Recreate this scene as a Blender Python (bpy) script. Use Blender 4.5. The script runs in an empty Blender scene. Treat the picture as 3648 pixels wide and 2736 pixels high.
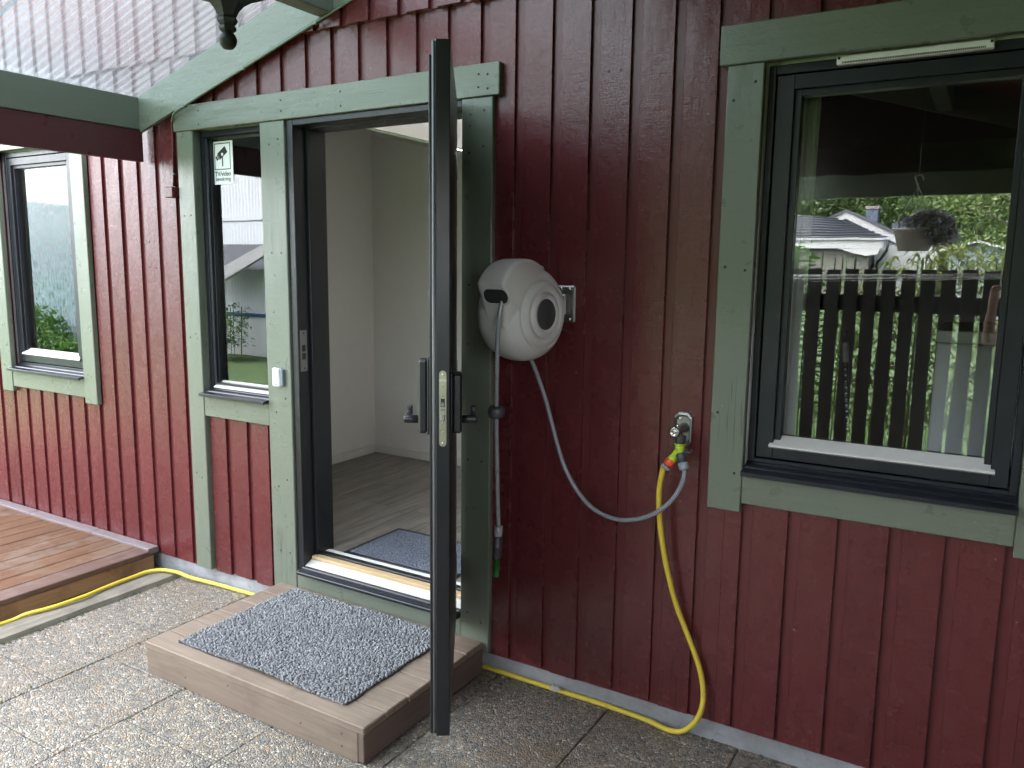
import bpy, bmesh, math, random
import numpy as np
from mathutils import Vector, Matrix
random.seed(7); rng = np.random.default_rng(7)
S = bpy.context.scene
COL = S.collection
PI = math.pi

# ------------------------------------------------------------------ camera, sky, sun, exposure
cam_data = bpy.data.cameras.new('camera')
cam = bpy.data.objects.new('camera', cam_data); COL.objects.link(cam)
CP = Vector((1.655, -2.603, 1.675))
YAW, PITCH, ROLL = 0.53867, 0.14717, 0.01239
f_ = Vector((-math.sin(YAW)*math.cos(PITCH), math.cos(YAW)*math.cos(PITCH), -math.sin(PITCH)))
r_ = f_.cross(Vector((0, 0, 1))).normalized(); u_ = r_.cross(f_)
cr, sr = math.cos(ROLL), math.sin(ROLL)
r2, u2 = r_*cr + u_*sr, u_*cr - r_*sr
cam.matrix_world = Matrix(((r2.x, u2.x, -f_.x, CP.x), (r2.y, u2.y, -f_.y, CP.y), (r2.z, u2.z, -f_.z, CP.z), (0, 0, 0, 1)))
cam_data.sensor_width = 36; cam_data.lens = 28.03
cam_data.clip_start = 0.02; cam_data.clip_end = 400
S.camera = cam

W = bpy.data.worlds.new('World'); S.world = W; W.use_nodes = True
wn = W.node_tree.nodes; wl = W.node_tree.links
SUN_EL, SUN_AZ = math.radians(52), math.radians(318)     # azimuth clockwise from +y
sky = wn.new('ShaderNodeTexSky'); sky.sky_type = 'NISHITA'; sky.sun_disc = False
sky.sun_elevation = SUN_EL; sky.sun_rotation = SUN_AZ
sky.air_density = 1.0; sky.dust_density = 3.0; sky.ozone_density = 1.0
hsv = wn.new('ShaderNodeHueSaturation'); hsv.inputs['Saturation'].default_value = 0.31
bg = wn['Background']; bg.inputs['Strength'].default_value = 0.15
wl.new(sky.outputs[0], hsv.inputs['Color']); wl.new(hsv.outputs[0], bg.inputs['Color'])
sd = bpy.data.lights.new('sun', 'SUN'); sd.energy = 0.8; sd.angle = math.radians(25); sd.color = (1, 0.97, 0.93)
sun = bpy.data.objects.new('sun', sd); COL.objects.link(sun)
sv = Vector((math.sin(SUN_AZ)*math.cos(SUN_EL), math.cos(SUN_AZ)*math.cos(SUN_EL), math.sin(SUN_EL)))
sun.rotation_euler = sv.to_track_quat('Z', 'Y').to_euler(); sun.location = sv*30
S.view_settings.view_transform = 'Standard'; S.view_settings.look = 'None'
S.view_settings.gamma = 1; S.view_settings.use_curve_mapping = False
S.view_settings.exposure = 4.2
S.render.engine = 'CYCLES'
S.cycles.use_denoising = True
S.cycles.max_bounces = 10; S.cycles.diffuse_bounces = 5; S.cycles.glossy_bounces = 5
S.cycles.transparent_max_bounces = 16; S.cycles.transmission_bounces = 6
S.cycles.caustics_reflective = False; S.cycles.caustics_refractive = False
S.cycles.sample_clamp_indirect = 6

# ------------------------------------------------------------------ mesh helpers
class MB:
    def __init__(s): s.v, s.f, s.m, s.sm = [], [], [], []
    def add(s, vs, fs, M=None, mi=0, smooth=False):
        o = len(s.v)
        if M is not None: vs = [tuple(M @ Vector(p)) for p in vs]
        s.v.extend(vs)
        for f in fs:
            s.f.append(tuple(i+o for i in f)); s.m.append(mi); s.sm.append(smooth)
        return s
    def box(s, x0, x1, y0, y1, z0, z1, c=0.002, M=None, mi=0):
        if x1 < x0: x0, x1 = x1, x0
        if y1 < y0: y0, y1 = y1, y0
        if z1 < z0: z0, z1 = z1, z0
        c = min(c, (x1-x0)*.45, (y1-y0)*.45, (z1-z0)*.45)
        if c <= 0:
            vs = [(x, y, z) for x in (x0, x1) for y in (y0, y1) for z in (z0, z1)]
            fs = [(0, 1, 3, 2), (4, 6, 7, 5), (0, 4, 5, 1), (2, 3, 7, 6), (0, 2, 6, 4), (1, 5, 7, 3)]
            return s.add(vs, fs, M, mi)
        vs, idx = [], {}
        for i, x in enumerate((x0, x1)):
            for j, y in enumerate((y0, y1)):
                for k, z in enumerate((z0, z1)):
                    sx, sy, sz = (1, -1)[i], (1, -1)[j], (1, -1)[k]
                    for a, p in enumerate(((x, y+sy*c, z+sz*c), (x+sx*c, y, z+sz*c), (x+sx*c, y+sy*c, z))):
                        idx[i, j, k, a] = len(vs); vs.append(p)
        g = lambda i, j, k, a: idx[i, j, k, a]
        fs = []
        for i in (0, 1):
            q = [g(i, 0, 0, 0), g(i, 0, 1, 0), g(i, 1, 1, 0), g(i, 1, 0, 0)]; fs.append(q if i == 0 else q[::-1])
            q = [g(0, i, 0, 1), g(1, i, 0, 1), g(1, i, 1, 1), g(0, i, 1, 1)]; fs.append(q if i == 0 else q[::-1])
            q = [g(0, 0, i, 2), g(0, 1, i, 2), g(1, 1, i, 2), g(1, 0, i, 2)]; fs.append(q if i == 0 else q[::-1])
        for j in (0, 1):
            for k in (0, 1):
                q = [g(0, j, k, 1), g(0, j, k, 2), g(1, j, k, 2), g(1, j, k, 1)]; fs.append(q if (j == k) else q[::-1])
                q = [g(j, 0, k, 2), g(j, 0, k, 0), g(j, 1, k, 0), g(j, 1, k, 2)]; fs.append(q if (j == k) else q[::-1])
                q = [g(j, k, 0, 0), g(j, k, 0, 1), g(j, k, 1, 1), g(j, k, 1, 0)]; fs.append(q if (j == k) else q[::-1])
        for i in (0, 1):
            for j in (0, 1):
                for k in (0, 1):
                    q = [g(i, j, k, 0), g(i, j, k, 1), g(i, j, k, 2)]
                    fs.append(q if (i+j+k) % 2 == 1 else q[::-1])
        return s.add(vs, fs, M, mi)
    def prism(s, poly, y0, y1, M=None, mi=0):              # poly in (x,z), extruded along y
        n = len(poly)
        vs = [(x, y0, z) for x, z in poly] + [(x, y1, z) for x, z in poly]
        fs = [tuple(range(n)), tuple(range(2*n-1, n-1, -1))] + [(i, i+n, (i+1) % n+n, (i+1) % n) for i in range(n)]
        return s.add(vs, fs, M, mi)
    def tube(s, pts, r, n=10, cap=True, mi=0):
        P = [Vector(p) for p in pts]; k = len(P)
        rr = r if hasattr(r, '__len__') else [r]*k
        T = [(P[min(i+1, k-1)]-P[max(i-1, 0)]).normalized() for i in range(k)]
        N = T[0].orthogonal().normalized(); vs = []
        for i in range(k):
            N = (N - T[i]*N.dot(T[i])).normalized(); B = T[i].cross(N)
            for j in range(n):
                a = 2*PI*j/n; vs.append(tuple(P[i]+(N*math.cos(a)+B*math.sin(a))*rr[i]))
        fs = [(i*n+j, i*n+(j+1) % n, (i+1)*n+(j+1) % n, (i+1)*n+j) for i in range(k-1) for j in range(n)]
        s.add(vs, fs, None, mi, True)
        if cap:
            o = len(s.v)-len(vs)
            s.f.append(tuple(o+j for j in range(n))[::-1]); s.m.append(mi); s.sm.append(False)
            s.f.append(tuple(o+(k-1)*n+j for j in range(n))); s.m.append(mi); s.sm.append(False)
        return s
    def lathe(s, prof, M=None, n=24, mi=0, smooth=True):   # prof: (radius, height) along +z
        k = len(prof)
        vs = [(r*math.cos(2*PI*j/n), r*math.sin(2*PI*j/n), z) for r, z in prof for j in range(n)]
        fs = [(i*n+j, i*n+(j+1) % n, (i+1)*n+(j+1) % n, (i+1)*n+j) for i in range(k-1) for j in range(n)]
        s.add(vs, fs, M, mi, smooth)
        o = len(s.v)-len(vs)
        if prof[0][0] > 1e-5: s.f.append(tuple(o+j for j in range(n))[::-1]); s.m.append(mi); s.sm.append(False)
        if prof[-1][0] > 1e-5: s.f.append(tuple(o+(k-1)*n+j for j in range(n))); s.m.append(mi); s.sm.append(False)
        return s
    def mesh(s, name, mats):
        me = bpy.data.meshes.new(name); me.from_pydata(s.v, [], s.f)
        for m in (mats if isinstance(mats, (list, tuple)) else [mats]): me.materials.append(m)
        me.polygons.foreach_set('material_index', s.m); me.polygons.foreach_set('use_smooth', s.sm)
        me.validate(); me.update(); return me
    def build(s, name, mats, parent=None, **kw):
        return link(name, s.mesh(name, mats), parent, **kw)

def link(name, me, parent=None, label=None, cat=None, group=None, kind=None):
    o = bpy.data.objects.new(name, me); COL.objects.link(o)
    if parent is not None:
        o.parent = parent
        if parent.type == 'EMPTY': o.matrix_parent_inverse = Matrix.Translation(-parent.location)
    return tag(o, label, cat, group, kind)
def tag(o, label=None, cat=None, group=None, kind=None):
    for k, v in (('label', label), ('category', cat), ('group', group), ('kind', kind)):
        if v: o[k] = v
    return o
def thing(name, label, cat, loc=(0, 0, 0), group=None, kind=None):
    o = bpy.data.objects.new(name, None); COL.objects.link(o); o.location = loc; o.empty_display_size = .1
    return tag(o, label, cat, group, kind)
def arrays(name, V, F, mat, parent=None, smooth=False, **kw):          # numpy verts + quads/tris
    me = bpy.data.meshes.new(name)
    k = F.shape[1]
    me.vertices.add(len(V)); me.vertices.foreach_set('co', V.astype(np.float32).ravel())
    me.loops.add(F.size); me.loops.foreach_set('vertex_index', F.astype(np.int32).ravel())
    me.polygons.add(len(F)); me.polygons.foreach_set('loop_start', np.arange(0, F.size, k, dtype=np.int32))
    me.polygons.foreach_set('loop_total', np.full(len(F), k, dtype=np.int32))
    me.polygons.foreach_set('use_smooth', np.full(len(F), smooth))
    me.materials.append(mat); me.update(calc_edges=True); me.validate()
    return link(name, me, parent, **kw)
def spline(pts, per=8):
    P = [Vector(p) for p in pts]; out = []
    P = [P[0]*2-P[1]] + P + [P[-1]*2-P[-2]]
    for i in range(1, len(P)-2):
        for k in range(per):
            t = k/per; a, b, c, d = P[i-1], P[i], P[i+1], P[i+2]
            out.append(0.5*((2*b)+(c-a)*t+(2*a-5*b+4*c-d)*t*t+(3*b-3*c+d-a)*t**3))
    out.append(P[-2]); return out
def axisM(loc, direction):
    return Matrix.Translation(Vector(loc)) @ Vector(direction).normalized().to_track_quat('Z', 'Y').to_matrix().to_4x4()

# ------------------------------------------------------------------ material helpers
class N:
    def __init__(s, name):
        s.m = bpy.data.materials.new(name); s.m.use_nodes = True
        s.t = s.m.node_tree; s.n = s.t.nodes; s.l = s.t.links
        s.bsdf = s.n['Principled BSDF']; s.out = s.n['Material Output']
        g = s.n.new('ShaderNodeNewGeometry'); s.pos = g.outputs['Position']; s.geo = g
    def new(s, t, **kw):
        n = s.n.new(t)
        for k, v in kw.items(): setattr(n, k, v)
        return n
    def put(s, sock, v):
        if isinstance(v, bpy.types.NodeSocket): s.l.new(v, sock)
        elif isinstance(v, (tuple, list)) and len(v) == 3 and sock.type == 'RGBA': sock.default_value = (*v, 1)
        else: sock.default_value = v
    def map(s, scale=(1, 1, 1), rot=(0, 0, 0), src=None):
        n = s.new('ShaderNodeMapping'); s.l.new(src or s.pos, n.inputs['Vector'])
        n.inputs['Scale'].default_value = scale; n.inputs['Rotation'].default_value = rot; return n.outputs[0]
    def noise(s, scale, vec=None, detail=3, rough=.55, dist=0):
        n = s.new('ShaderNodeTexNoise'); s.l.new(vec or s.pos, n.inputs['Vector'])
        n.inputs['Scale'].default_value = scale; n.inputs['Detail'].default_value = detail
        n.inputs['Roughness'].default_value = rough; n.inputs['Distortion'].default_value = dist
        return n.outputs['Fac']
    def voro(s, scale, vec=None, out='Distance', feature='F1', rand=1):
        n = s.new('ShaderNodeTexVoronoi', feature=feature); s.l.new(vec or s.pos, n.inputs['Vector'])
        n.inputs['Scale'].default_value = scale; n.inputs['Randomness'].default_value = rand; return n.outputs[out]
    def ramp(s, fac, stops, interp='LINEAR'):
        n = s.new('ShaderNodeValToRGB'); s.l.new(fac, n.inputs[0]); e = n.color_ramp.elements; n.color_ramp.interpolation = interp
        while len(e) < len(stops): e.new(.5)
        for el, (p, c) in zip(e, stops):
            el.position = p; el.color = (*c, 1) if isinstance(c, (tuple, list)) else (c, c, c, 1)
        return n.outputs['Color']
    def mix(s, fac, a, b, mode='MIX'):
        n = s.new('ShaderNodeMix', data_type='RGBA', blend_type=mode)
        s.put(n.inputs['Factor'], fac); s.put(n.inputs['A'], a); s.put(n.inputs['B'], b); return n.outputs['Result']
    def math(s, op, a, b=0.0, c=None):
        n = s.new('ShaderNodeMath', operation=op); s.put(n.inputs[0], a); s.put(n.inputs[1], b)
        if c is not None: s.put(n.inputs[2], c)
        return n.outputs[0]
    def bump(s, h, strength=.3, dist=.002, nrm=None):
        n = s.new('ShaderNodeBump'); s.l.new(h, n.inputs['Height'])
        n.inputs['Strength'].default_value = strength; n.inputs['Distance'].default_value = dist
        if nrm is not None: s.l.new(nrm, n.inputs['Normal'])
        return n.outputs[0]
    def rnd(s): return s.new('ShaderNodeObjectInfo').outputs['Random']
    def set(s, color=None, rough=None, metal=None, normal=None, **kw):
        b = s.bsdf.inputs
        if color is not None: s.put(b['Base Color'], color)
        if rough is not None: s.put(b['Roughness'], rough)
        if metal is not None: s.put(b['Metallic'], metal)
        if normal is not None: s.put(b['Normal'], normal)
        for k, v in kw.items(): s.put(b[k.replace('_', ' ')], v)
        return s.m

def paint(name, col, rough=.36, axis='z', bump=.5, chips=.0, dirt=.05):
    n = N(name)
    sc = {'z': (38, 38, 1.6), 'x': (1.6, 38, 38), 'y': (38, 1.6, 38)}[axis]
    grain = n.noise(1.0, n.map(sc), 6, .65, .6)
    lump = n.noise(55, None, 3, .6)
    fine = n.noise(420, None, 2, .6)
    rotv = n.map((1, 1, 1), (0, .62, .2))
    saw = n.noise(1.0, n.map((4, 4, 330), (0, .65, .0)), 2, .5)
    pores = n.ramp(n.voro(42), [(0.0, 0.0), (.10, 1.0)])
    h = n.math('MULTIPLY_ADD', grain, .55, n.math('MULTIPLY_ADD', lump, .6, n.math('MULTIPLY_ADD', saw, .22, n.math('MULTIPLY', fine, .16))))
    nrm = n.bump(h, bump, .004)
    nrm = n.bump(n.noise(9, n.map({'z': (1, 1, .35), 'x': (.35, 1, 1), 'y': (1, .35, 1)}[axis]), 2), .35, .012, nrm)
    nrm = n.bump(pores, .35, .001, nrm)
    v = n.math('MULTIPLY_ADD', n.rnd(), .22, .88)
    c = n.mix(1.0, col, n.ramp(v, [(0, 0.0), (1, 1.0)]), 'MULTIPLY')
    c = n.mix(n.math('MULTIPLY', n.ramp(n.noise(3.5, n.map((1, 1, .35)), 4), [(.45, 0.0), (.75, 1.0)]), dirt), c, tuple(x*.62+.012 for x in col))
    c = n.mix(n.math('MULTIPLY', n.ramp(grain, [(.58, 0.0), (.72, 1.0)]), .07), c, tuple(min(1, x*1.35+.01) for x in col))
    if axis != 'y':
        ck = n.noise(1.0, n.map({'z': (26, 26, .55), 'x': (.55, 26, 26)}[axis]), 3, .6)
        band = n.ramp(ck, [(.488, 0.0), (.4965, 1.0), (.5035, 1.0), (.512, 0.0)])
        ck2 = n.math('MULTIPLY', band, n.ramp(n.noise(2.2, None, 2), [(.60, 0.0), (.66, 1.0)]))
        c = n.mix(n.math('MULTIPLY', ck2, .75), c, tuple(x*.25 for x in col))
    if chips:
        w = n.math('MULTIPLY', n.ramp(n.voro(26, n.map((1, 1, .7))), [(0.0, 1.0), (.05, 1.0), (.065, 0.0)]),
                   n.ramp(n.noise(7, None, 2), [(.55, 0.0), (.6, 1.0)]))
        c = n.mix(n.math('MULTIPLY', w, chips), c, (.5, .46, .44))
    sep = n.new('ShaderNodeSeparateXYZ'); n.l.new(n.pos, sep.inputs[0])
    low = n.ramp(sep.outputs[2], [(.05, 1.0), (.42, 0.0)])
    spl = n.math('MULTIPLY', low, n.ramp(n.noise(60, None, 4, .7), [(.56, 0.0), (.66, 1.0)]))
    c = n.mix(n.math('MULTIPLY', spl, .35), c, (.17, .14, .125))
    kv = n.voro(2.3, n.map({'z': (1.6, 1, .8), 'x': (.8, 1, 1.6), 'y': (1, .8, 1.6)}[axis]))
    nrm = n.bump(n.ramp(kv, [(0.0, 0.0), (.018, .9), (.03, .3), (.04, 1.0), (.055, .5)]), .22, .003, nrm)
    r = n.math('MULTIPLY_ADD', n.noise(12, None, 3), .18, rough-.09)
    return n.set(c, r, normal=nrm, Specular_IOR_Level=.55)
def plain(name, col, rough=.5, metal=0, bump=0, bscale=300, var=.12, vscale=14, **kw):
    n = N(name)
    c = n.mix(n.noise(vscale, None, 4), tuple(x*(1-var) for x in col), tuple(min(1, x*(1+var)) for x in col))
    kk = {}
    if bump: kk['normal'] = n.bump(n.noise(bscale, None, 3), bump, .001)
    return n.set(c, n.math('MULTIPLY_ADD', n.noise(vscale*2, None, 3), .16, rough-.08), metal, **kk, **kw)
def wood(name, a, b, axis, rough=.6, ring=26, stain=None, bump=.4, spec=.4):
    n = N(name)
    sc = {'x': (1.2, ring, ring), 'y': (ring, 1.2, ring), 'z': (ring, ring, 1.2)}[axis]
    off = n.new('ShaderNodeVectorMath', operation='ADD'); n.l.new(n.pos, off.inputs[0])
    cx = n.new('ShaderNodeCombineXYZ'); r = n.rnd()
    for i in range(3): n.l.new(n.math('MULTIPLY', r, 3.7+2.1*i), cx.inputs[i])
    n.l.new(cx.outputs[0], off.inputs[1]); P = off.outputs[0]
    g = n.noise(1.0, n.map(sc, src=P), 6, .65, 1.2)
    g2 = n.noise(1.0, n.map(tuple(x*5 for x in sc), src=P), 4, .6)
    c = n.mix(n.ramp(g, [(.3, 0.0), (.7, 1.0)]), a, b)
    c = n.mix(n.math('MULTIPLY', n.ramp(g2, [(.5, 0.0), (.75, 1.0)]), .35), c, tuple(x*.55 for x in a))
    kn = n.ramp(n.voro(3.1, n.map({'x': (1, 2.6, 2.6), 'y': (2.6, 1, 2.6), 'z': (2.6, 2.6, 1)}[axis], src=P)), [(.0, 1.0), (.045, 1.0), (.075, 0.0)])
    c = n.mix(n.math('MULTIPLY', kn, .6), c, tuple(x*.4 for x in a))
    v = n.math('MULTIPLY_ADD', n.rnd(), .3, .85)
    c = n.mix(1.0, c, n.ramp(v, [(0, 0.0), (1, 1.0)]), 'MULTIPLY')
    if stain is not None:
        c = n.mix(n.math('MULTIPLY', n.ramp(n.noise(5, None, 5, .65), [(.48, 0.0), (.66, 1.0)]), .6), c, stain)
    h = n.math('MULTIPLY_ADD', g, .8, n.math('MULTIPLY', g2, .5))
    return n.set(c, n.math('MULTIPLY_ADD', g2, .2, rough-.1), normal=n.bump(h, bump, .003), Specular_IOR_Level=spec)

RED = (.108, .0205, .0222); GREEN = (.150, .169, .128)
M = {}
M['red'] = paint('red_paint', RED, .27, 'z', .40, chips=.8)
M['red_y'] = paint('red_paint_beam', (.085, .026, .031), .30, 'y', .25)
M['red_backing'] = plain('red_backing_paint', RED, .34)
M['green_z'] = paint('green_paint_upright', GREEN, .30, 'z', .42, chips=.25, dirt=.1)
M['green_x'] = paint('green_paint_level', GREEN, .30, 'x', .42, chips=.25, dirt=.1)
M['green_y'] = paint('green_paint_beam', (.142, .163, .130), .34, 'y', .25)
M['green_dark'] = paint('green_paint_side', (.11, .155, .10), .4, 'z', .4)
M['alu'] = plain('black_aluminium', (.012, .0135, .018), .32, 0, .12, 500, .25, 8, Specular_IOR_Level=.5)
M['alu_door'] = plain('black_door_paint', (.009, .010, .0125), .34, 0, .06, 300, .2, 8, Specular_IOR_Level=.5)
M['black'] = plain('black_plastic', (.012, .012, .014), .35)
M['rubber'] = plain('grey_gasket', (.10, .10, .105), .45)
M['white_alu'] = plain('bare_aluminium_strip', (.50, .48, .45), .42, .0, .1, 200, .08, 30)
M['steel'] = plain('brushed_steel', (.26, .26, .25), .42, .9, .1, 600, .1)
M['brass'] = plain('yellowed_steel', (.40, .39, .28), .36, .9, .1, 600, .1)
M['chrome'] = plain('chrome', (.62, .60, .56), .16, 1.0, 0, 1, .05)
M['white'] = plain('white_plastic', (.74, .74, .72), .4)
M['dirtywhite'] = plain('white_metal_vent', (.80, .79, .76), .45, 0, 0, 1, .1, 40)
M['slot'] = plain('dark_slot', (.02, .02, .02), .8)

def m_concrete():
    n = N('concrete')
    c = n.ramp(n.noise(6, None, 6, .7), [(.3, (.20, .20, .20)), (.55, (.31, .315, .33)), (.75, (.38, .38, .39))])
    c = n.mix(n.ramp(n.noise(22, None, 4, .7), [(.62, 0.0), (.72, .8)]), c, (.10, .095, .09))
    return n.set(c, .85, normal=n.bump(n.noise(70, None, 5, .7), .6, .004))
M['concrete'] = m_concrete()
def m_aggregate():
    n = N('exposed_aggregate')
    wob = n.new('ShaderNodeVectorMath', operation='ADD'); n.l.new(n.pos, wob.inputs[0])
    nz = n.new('ShaderNodeTexNoise'); nz.inputs['Scale'].default_value = 35; n.l.new(n.pos, nz.inputs['Vector'])
    sc = n.new('ShaderNodeVectorMath', operation='SCALE'); n.l.new(nz.outputs['Color'], sc.inputs[0]); sc.inputs['Scale'].default_value = .012
    n.l.new(sc.outputs[0], wob.inputs[1]); P = n.map((1, 1, .15), src=wob.outputs[0])
    vo = n.new('ShaderNodeTexVoronoi'); n.l.new(P, vo.inputs['Vector']); vo.inputs['Scale'].default_value = 92; vo.inputs['Randomness'].default_value = .95
    ed = n.voro(92, P, 'Distance', 'DISTANCE_TO_EDGE', .95)
    sep = n.new('ShaderNodeSeparateColor'); n.l.new(vo.outputs['Color'], sep.inputs[0])
    stone = n.ramp(sep.outputs[0], [(0, (.165, .15, .135)), (.14, (.245, .222, .192)), (.34, (.335, .292, .24)), (.50, (.395, .335, .265)), (.62, (.285, .255, .215)), (.72, (.385, .26, .155)), (.82, (.44, .36, .275)), (.94, (.60, .53, .45))], 'CONSTANT')
    v = n.math('MULTIPLY_ADD', sep.outputs[1], .5, .72)
    stone = n.mix(1.0, stone, n.ramp(v, [(0, 0.0), (1, 1.0)]), 'MULTIPLY')
    big = n.ramp(n.noise(1.7, None, 4, .6), [(.35, .80), (.68, 1.0)])
    stone = n.mix(1.0, stone, big, 'MULTIPLY')
    rust = n.math('MULTIPLY', n.ramp(n.noise(2.6, n.map((1, 1, 1), (0, 0, .5)), 4, .6), [(.54, 0.0), (.68, 1.0)]), .42)
    stone = n.mix(rust, stone, (.25, .165, .085))
    gap = n.ramp(ed, [(.02, 1.0), (.10, 0.0)])
    c = n.mix(n.math('MULTIPLY', gap, .7), stone, (.13, .12, .105))
    st_ = n.ramp(n.noise(1.15, n.map((1, 1, 1), (0, 0, 1.1)), 5, .62), [(.50, 0.0), (.64, 1.0)])
    c = n.mix(n.math('MULTIPLY', st_, .42), c, (.085, .072, .055))
    hgt = n.ramp(ed, [(0, 0.0), (.12, .55), (.34, 1.0)])
    hgt = n.math('MULTIPLY_ADD', sep.outputs[2], .35, hgt)
    return n.set(c, n.math('MULTIPLY_ADD', sep.outputs[1], .3, .48), normal=n.bump(hgt, 1.0, .0045))
M['aggregate'] = m_aggregate()
M['joint'] = plain('sandy_joint', (.13, .12, .10), .95, 0, .6, 200, .4, 40)
M['step'] = wood('weathered_brown_step', (.185, .138, .104), (.26, .20, .152), 'x', .7, 22, (.14, .10, .078), .25, .25)
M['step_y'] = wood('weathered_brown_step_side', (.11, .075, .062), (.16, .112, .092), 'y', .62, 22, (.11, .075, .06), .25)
M['deck'] = wood('oiled_deck', (.088, .042, .022), (.168, .084, .045), 'y', .8, 30, (.185, .14, .11), .4, .2)
M['deckdark'] = wood('dark_deck_edge', (.085, .045, .036), (.14, .08, .06), 'y', .5, 30, (.2, .13, .1), .4)
M['deckface'] = wood('deck_fascia', (.24, .125, .06), (.34, .195, .10), 'y', .6, 14, (.10, .055, .035), .3)
M['strip'] = wood('grey_deck_strip', (.14, .11, .11), (.21, .17, .17), 'x', .65, 26, None, .5)
M['plank'] = wood('old_grey_plank', (.17, .15, .115), (.29, .26, .21), 'y', .75, 20, (.11, .10, .075), .9)
M['pine'] = wood('bare_pine', (.45, .31, .165), (.54, .39, .22), 'x', .5, 20, None, .15)
M['floor'] = wood('grey_brown_laminate', (.125, .106, .093), (.30, .262, .232), 'y', .38, 14, None, .12)
M['wallpaint'] = plain('warm_white_wall', (.72, .70, .665), .8, 0, .25, 160, .04)
M['skirting'] = plain('white_skirting', (.66, .64, .59), .5)
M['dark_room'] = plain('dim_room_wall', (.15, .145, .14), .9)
M['fence'] = wood('dark_brown_fence', (.009, .006, .005), (.017, .011, .009), 'z', .65, 24, None, .3)
M['gable'] = wood('dark_brown_gable', (.020, .011, .009), (.036, .020, .015), 'x', .7, 20, None, .3)
M['ceiling'] = wood('red_brown_ceiling', (.075, .026, .018), (.12, .045, .03), 'y', .55, 20, None, .3)
M['lantern'] = plain('dark_green_iron', (.020, .026, .024), .5, .3, .3, 120, .3)
M['reel'] = None
def m_reel():
    n = N('light_grey_plastic')
    c = n.mix(n.noise(9, None, 4), (.47, .468, .45), (.55, .545, .525))
    c = n.mix(n.ramp(n.voro(34), [(.0, .75), (.035, .75), (.05, 0.0)]), c, (.06, .06, .06))
    return n.set(c, .45, normal=n.bump(n.noise(500), .12, .001))
M['reel'] = m_reel()
M['reeldark'] = plain('dark_grey_plastic', (.045, .047, .053), .42)
M['midgrey'] = plain('mid_grey_plastic', (.27, .275, .29), .42)
M['lime'] = plain('lime_plastic', (.42, .56, .03), .35)
M['orange'] = plain('orange_plastic', (.80, .085, .025), .36)
M['green_plastic'] = plain('green_plastic', (.018, .33, .065), .36)
def m_hose(name, col, stripe, rough):
    n = N(name)
    w = n.new('ShaderNodeTexWave', wave_type='BANDS', bands_direction='DIAGONAL'); n.l.new(n.pos, w.inputs['Vector']); w.inputs['Scale'].default_value = 55
    c = n.mix(n.math('MULTIPLY', w.outputs['Fac'], .55), col, stripe)
    c = n.mix(n.ramp(n.noise(40, None, 4), [(.6, 0.0), (.75, .5)]), c, tuple(x*.5 for x in col))
    return n.set(c, rough)
M['greyhose'] = m_hose('clear_grey_hose', (.17, .18, .19), (.40, .42, .45), .25)
M['yellow'] = m_hose('yellow_hose', (.66, .50, .045), (.70, .56, .07), .42)
def m_mat(name, cols, scale):
    n = N(name)
    big = n.noise(7, None, 3)
    r = n.new('ShaderNodeTexWhiteNoise'); sn = n.new('ShaderNodeVectorMath', operation='SNAP'); n.l.new(n.pos, sn.inputs[0]); sn.inputs[1].default_value = (scale, scale, .05); n.l.new(sn.outputs[0], r.inputs['Vector'])
    c = n.ramp(r.outputs['Value'], [(0, cols[0]), (.35, cols[1]), (.7, cols[2]), (.95, cols[3])], 'CONSTANT')
    c = n.mix(1.0, c, n.ramp(big, [(.3, .82), (.7, 1.0)]), 'MULTIPLY')
    return n.set(c, .9)
M['matpile'] = m_mat('grey_loop_pile', [(.225, .224, .232), (.25, .249, .257), (.275, .273, .281), (.315, .313, .32)], .008)
M['matback'] = plain('mat_backing', (.05, .05, .052), .9)
M['inmat'] = m_mat('blue_ribbed_pile', [(.13, .14, .175), (.15, .16, .195), (.17, .18, .22), (.20, .21, .25)], .007)

def m_glass(name, ior):
    n = N(name); n.n.remove(n.bsdf)
    fr = n.new('ShaderNodeFresnel'); fr.inputs['IOR'].default_value = ior
    tr = n.new('ShaderNodeBsdfTransparent'); tr.inputs['Color'].default_value = (.985, .995, .99, 1)
    gl = n.new('ShaderNodeBsdfGlossy'); gl.inputs['Roughness'].default_value = .0; gl.inputs['Color'].default_value = (1, 1, 1, 1)
    nb = n.bump(n.noise(3.0, None, 2), .02, .01); n.l.new(nb, gl.inputs['Normal'])
    mx = n.new('ShaderNodeMixShader'); n.l.new(fr.outputs[0], mx.inputs[0]); n.l.new(tr.outputs[0], mx.inputs[1]); n.l.new(gl.outputs[0], mx.inputs[2])
    n.l.new(mx.outputs[0], n.out.inputs['Surface']); return n.m
M['glass'] = m_glass('window_glass', 1.95)
M['added_skyglass'] = m_glass('added_skylight_glass', 1.3)
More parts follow.
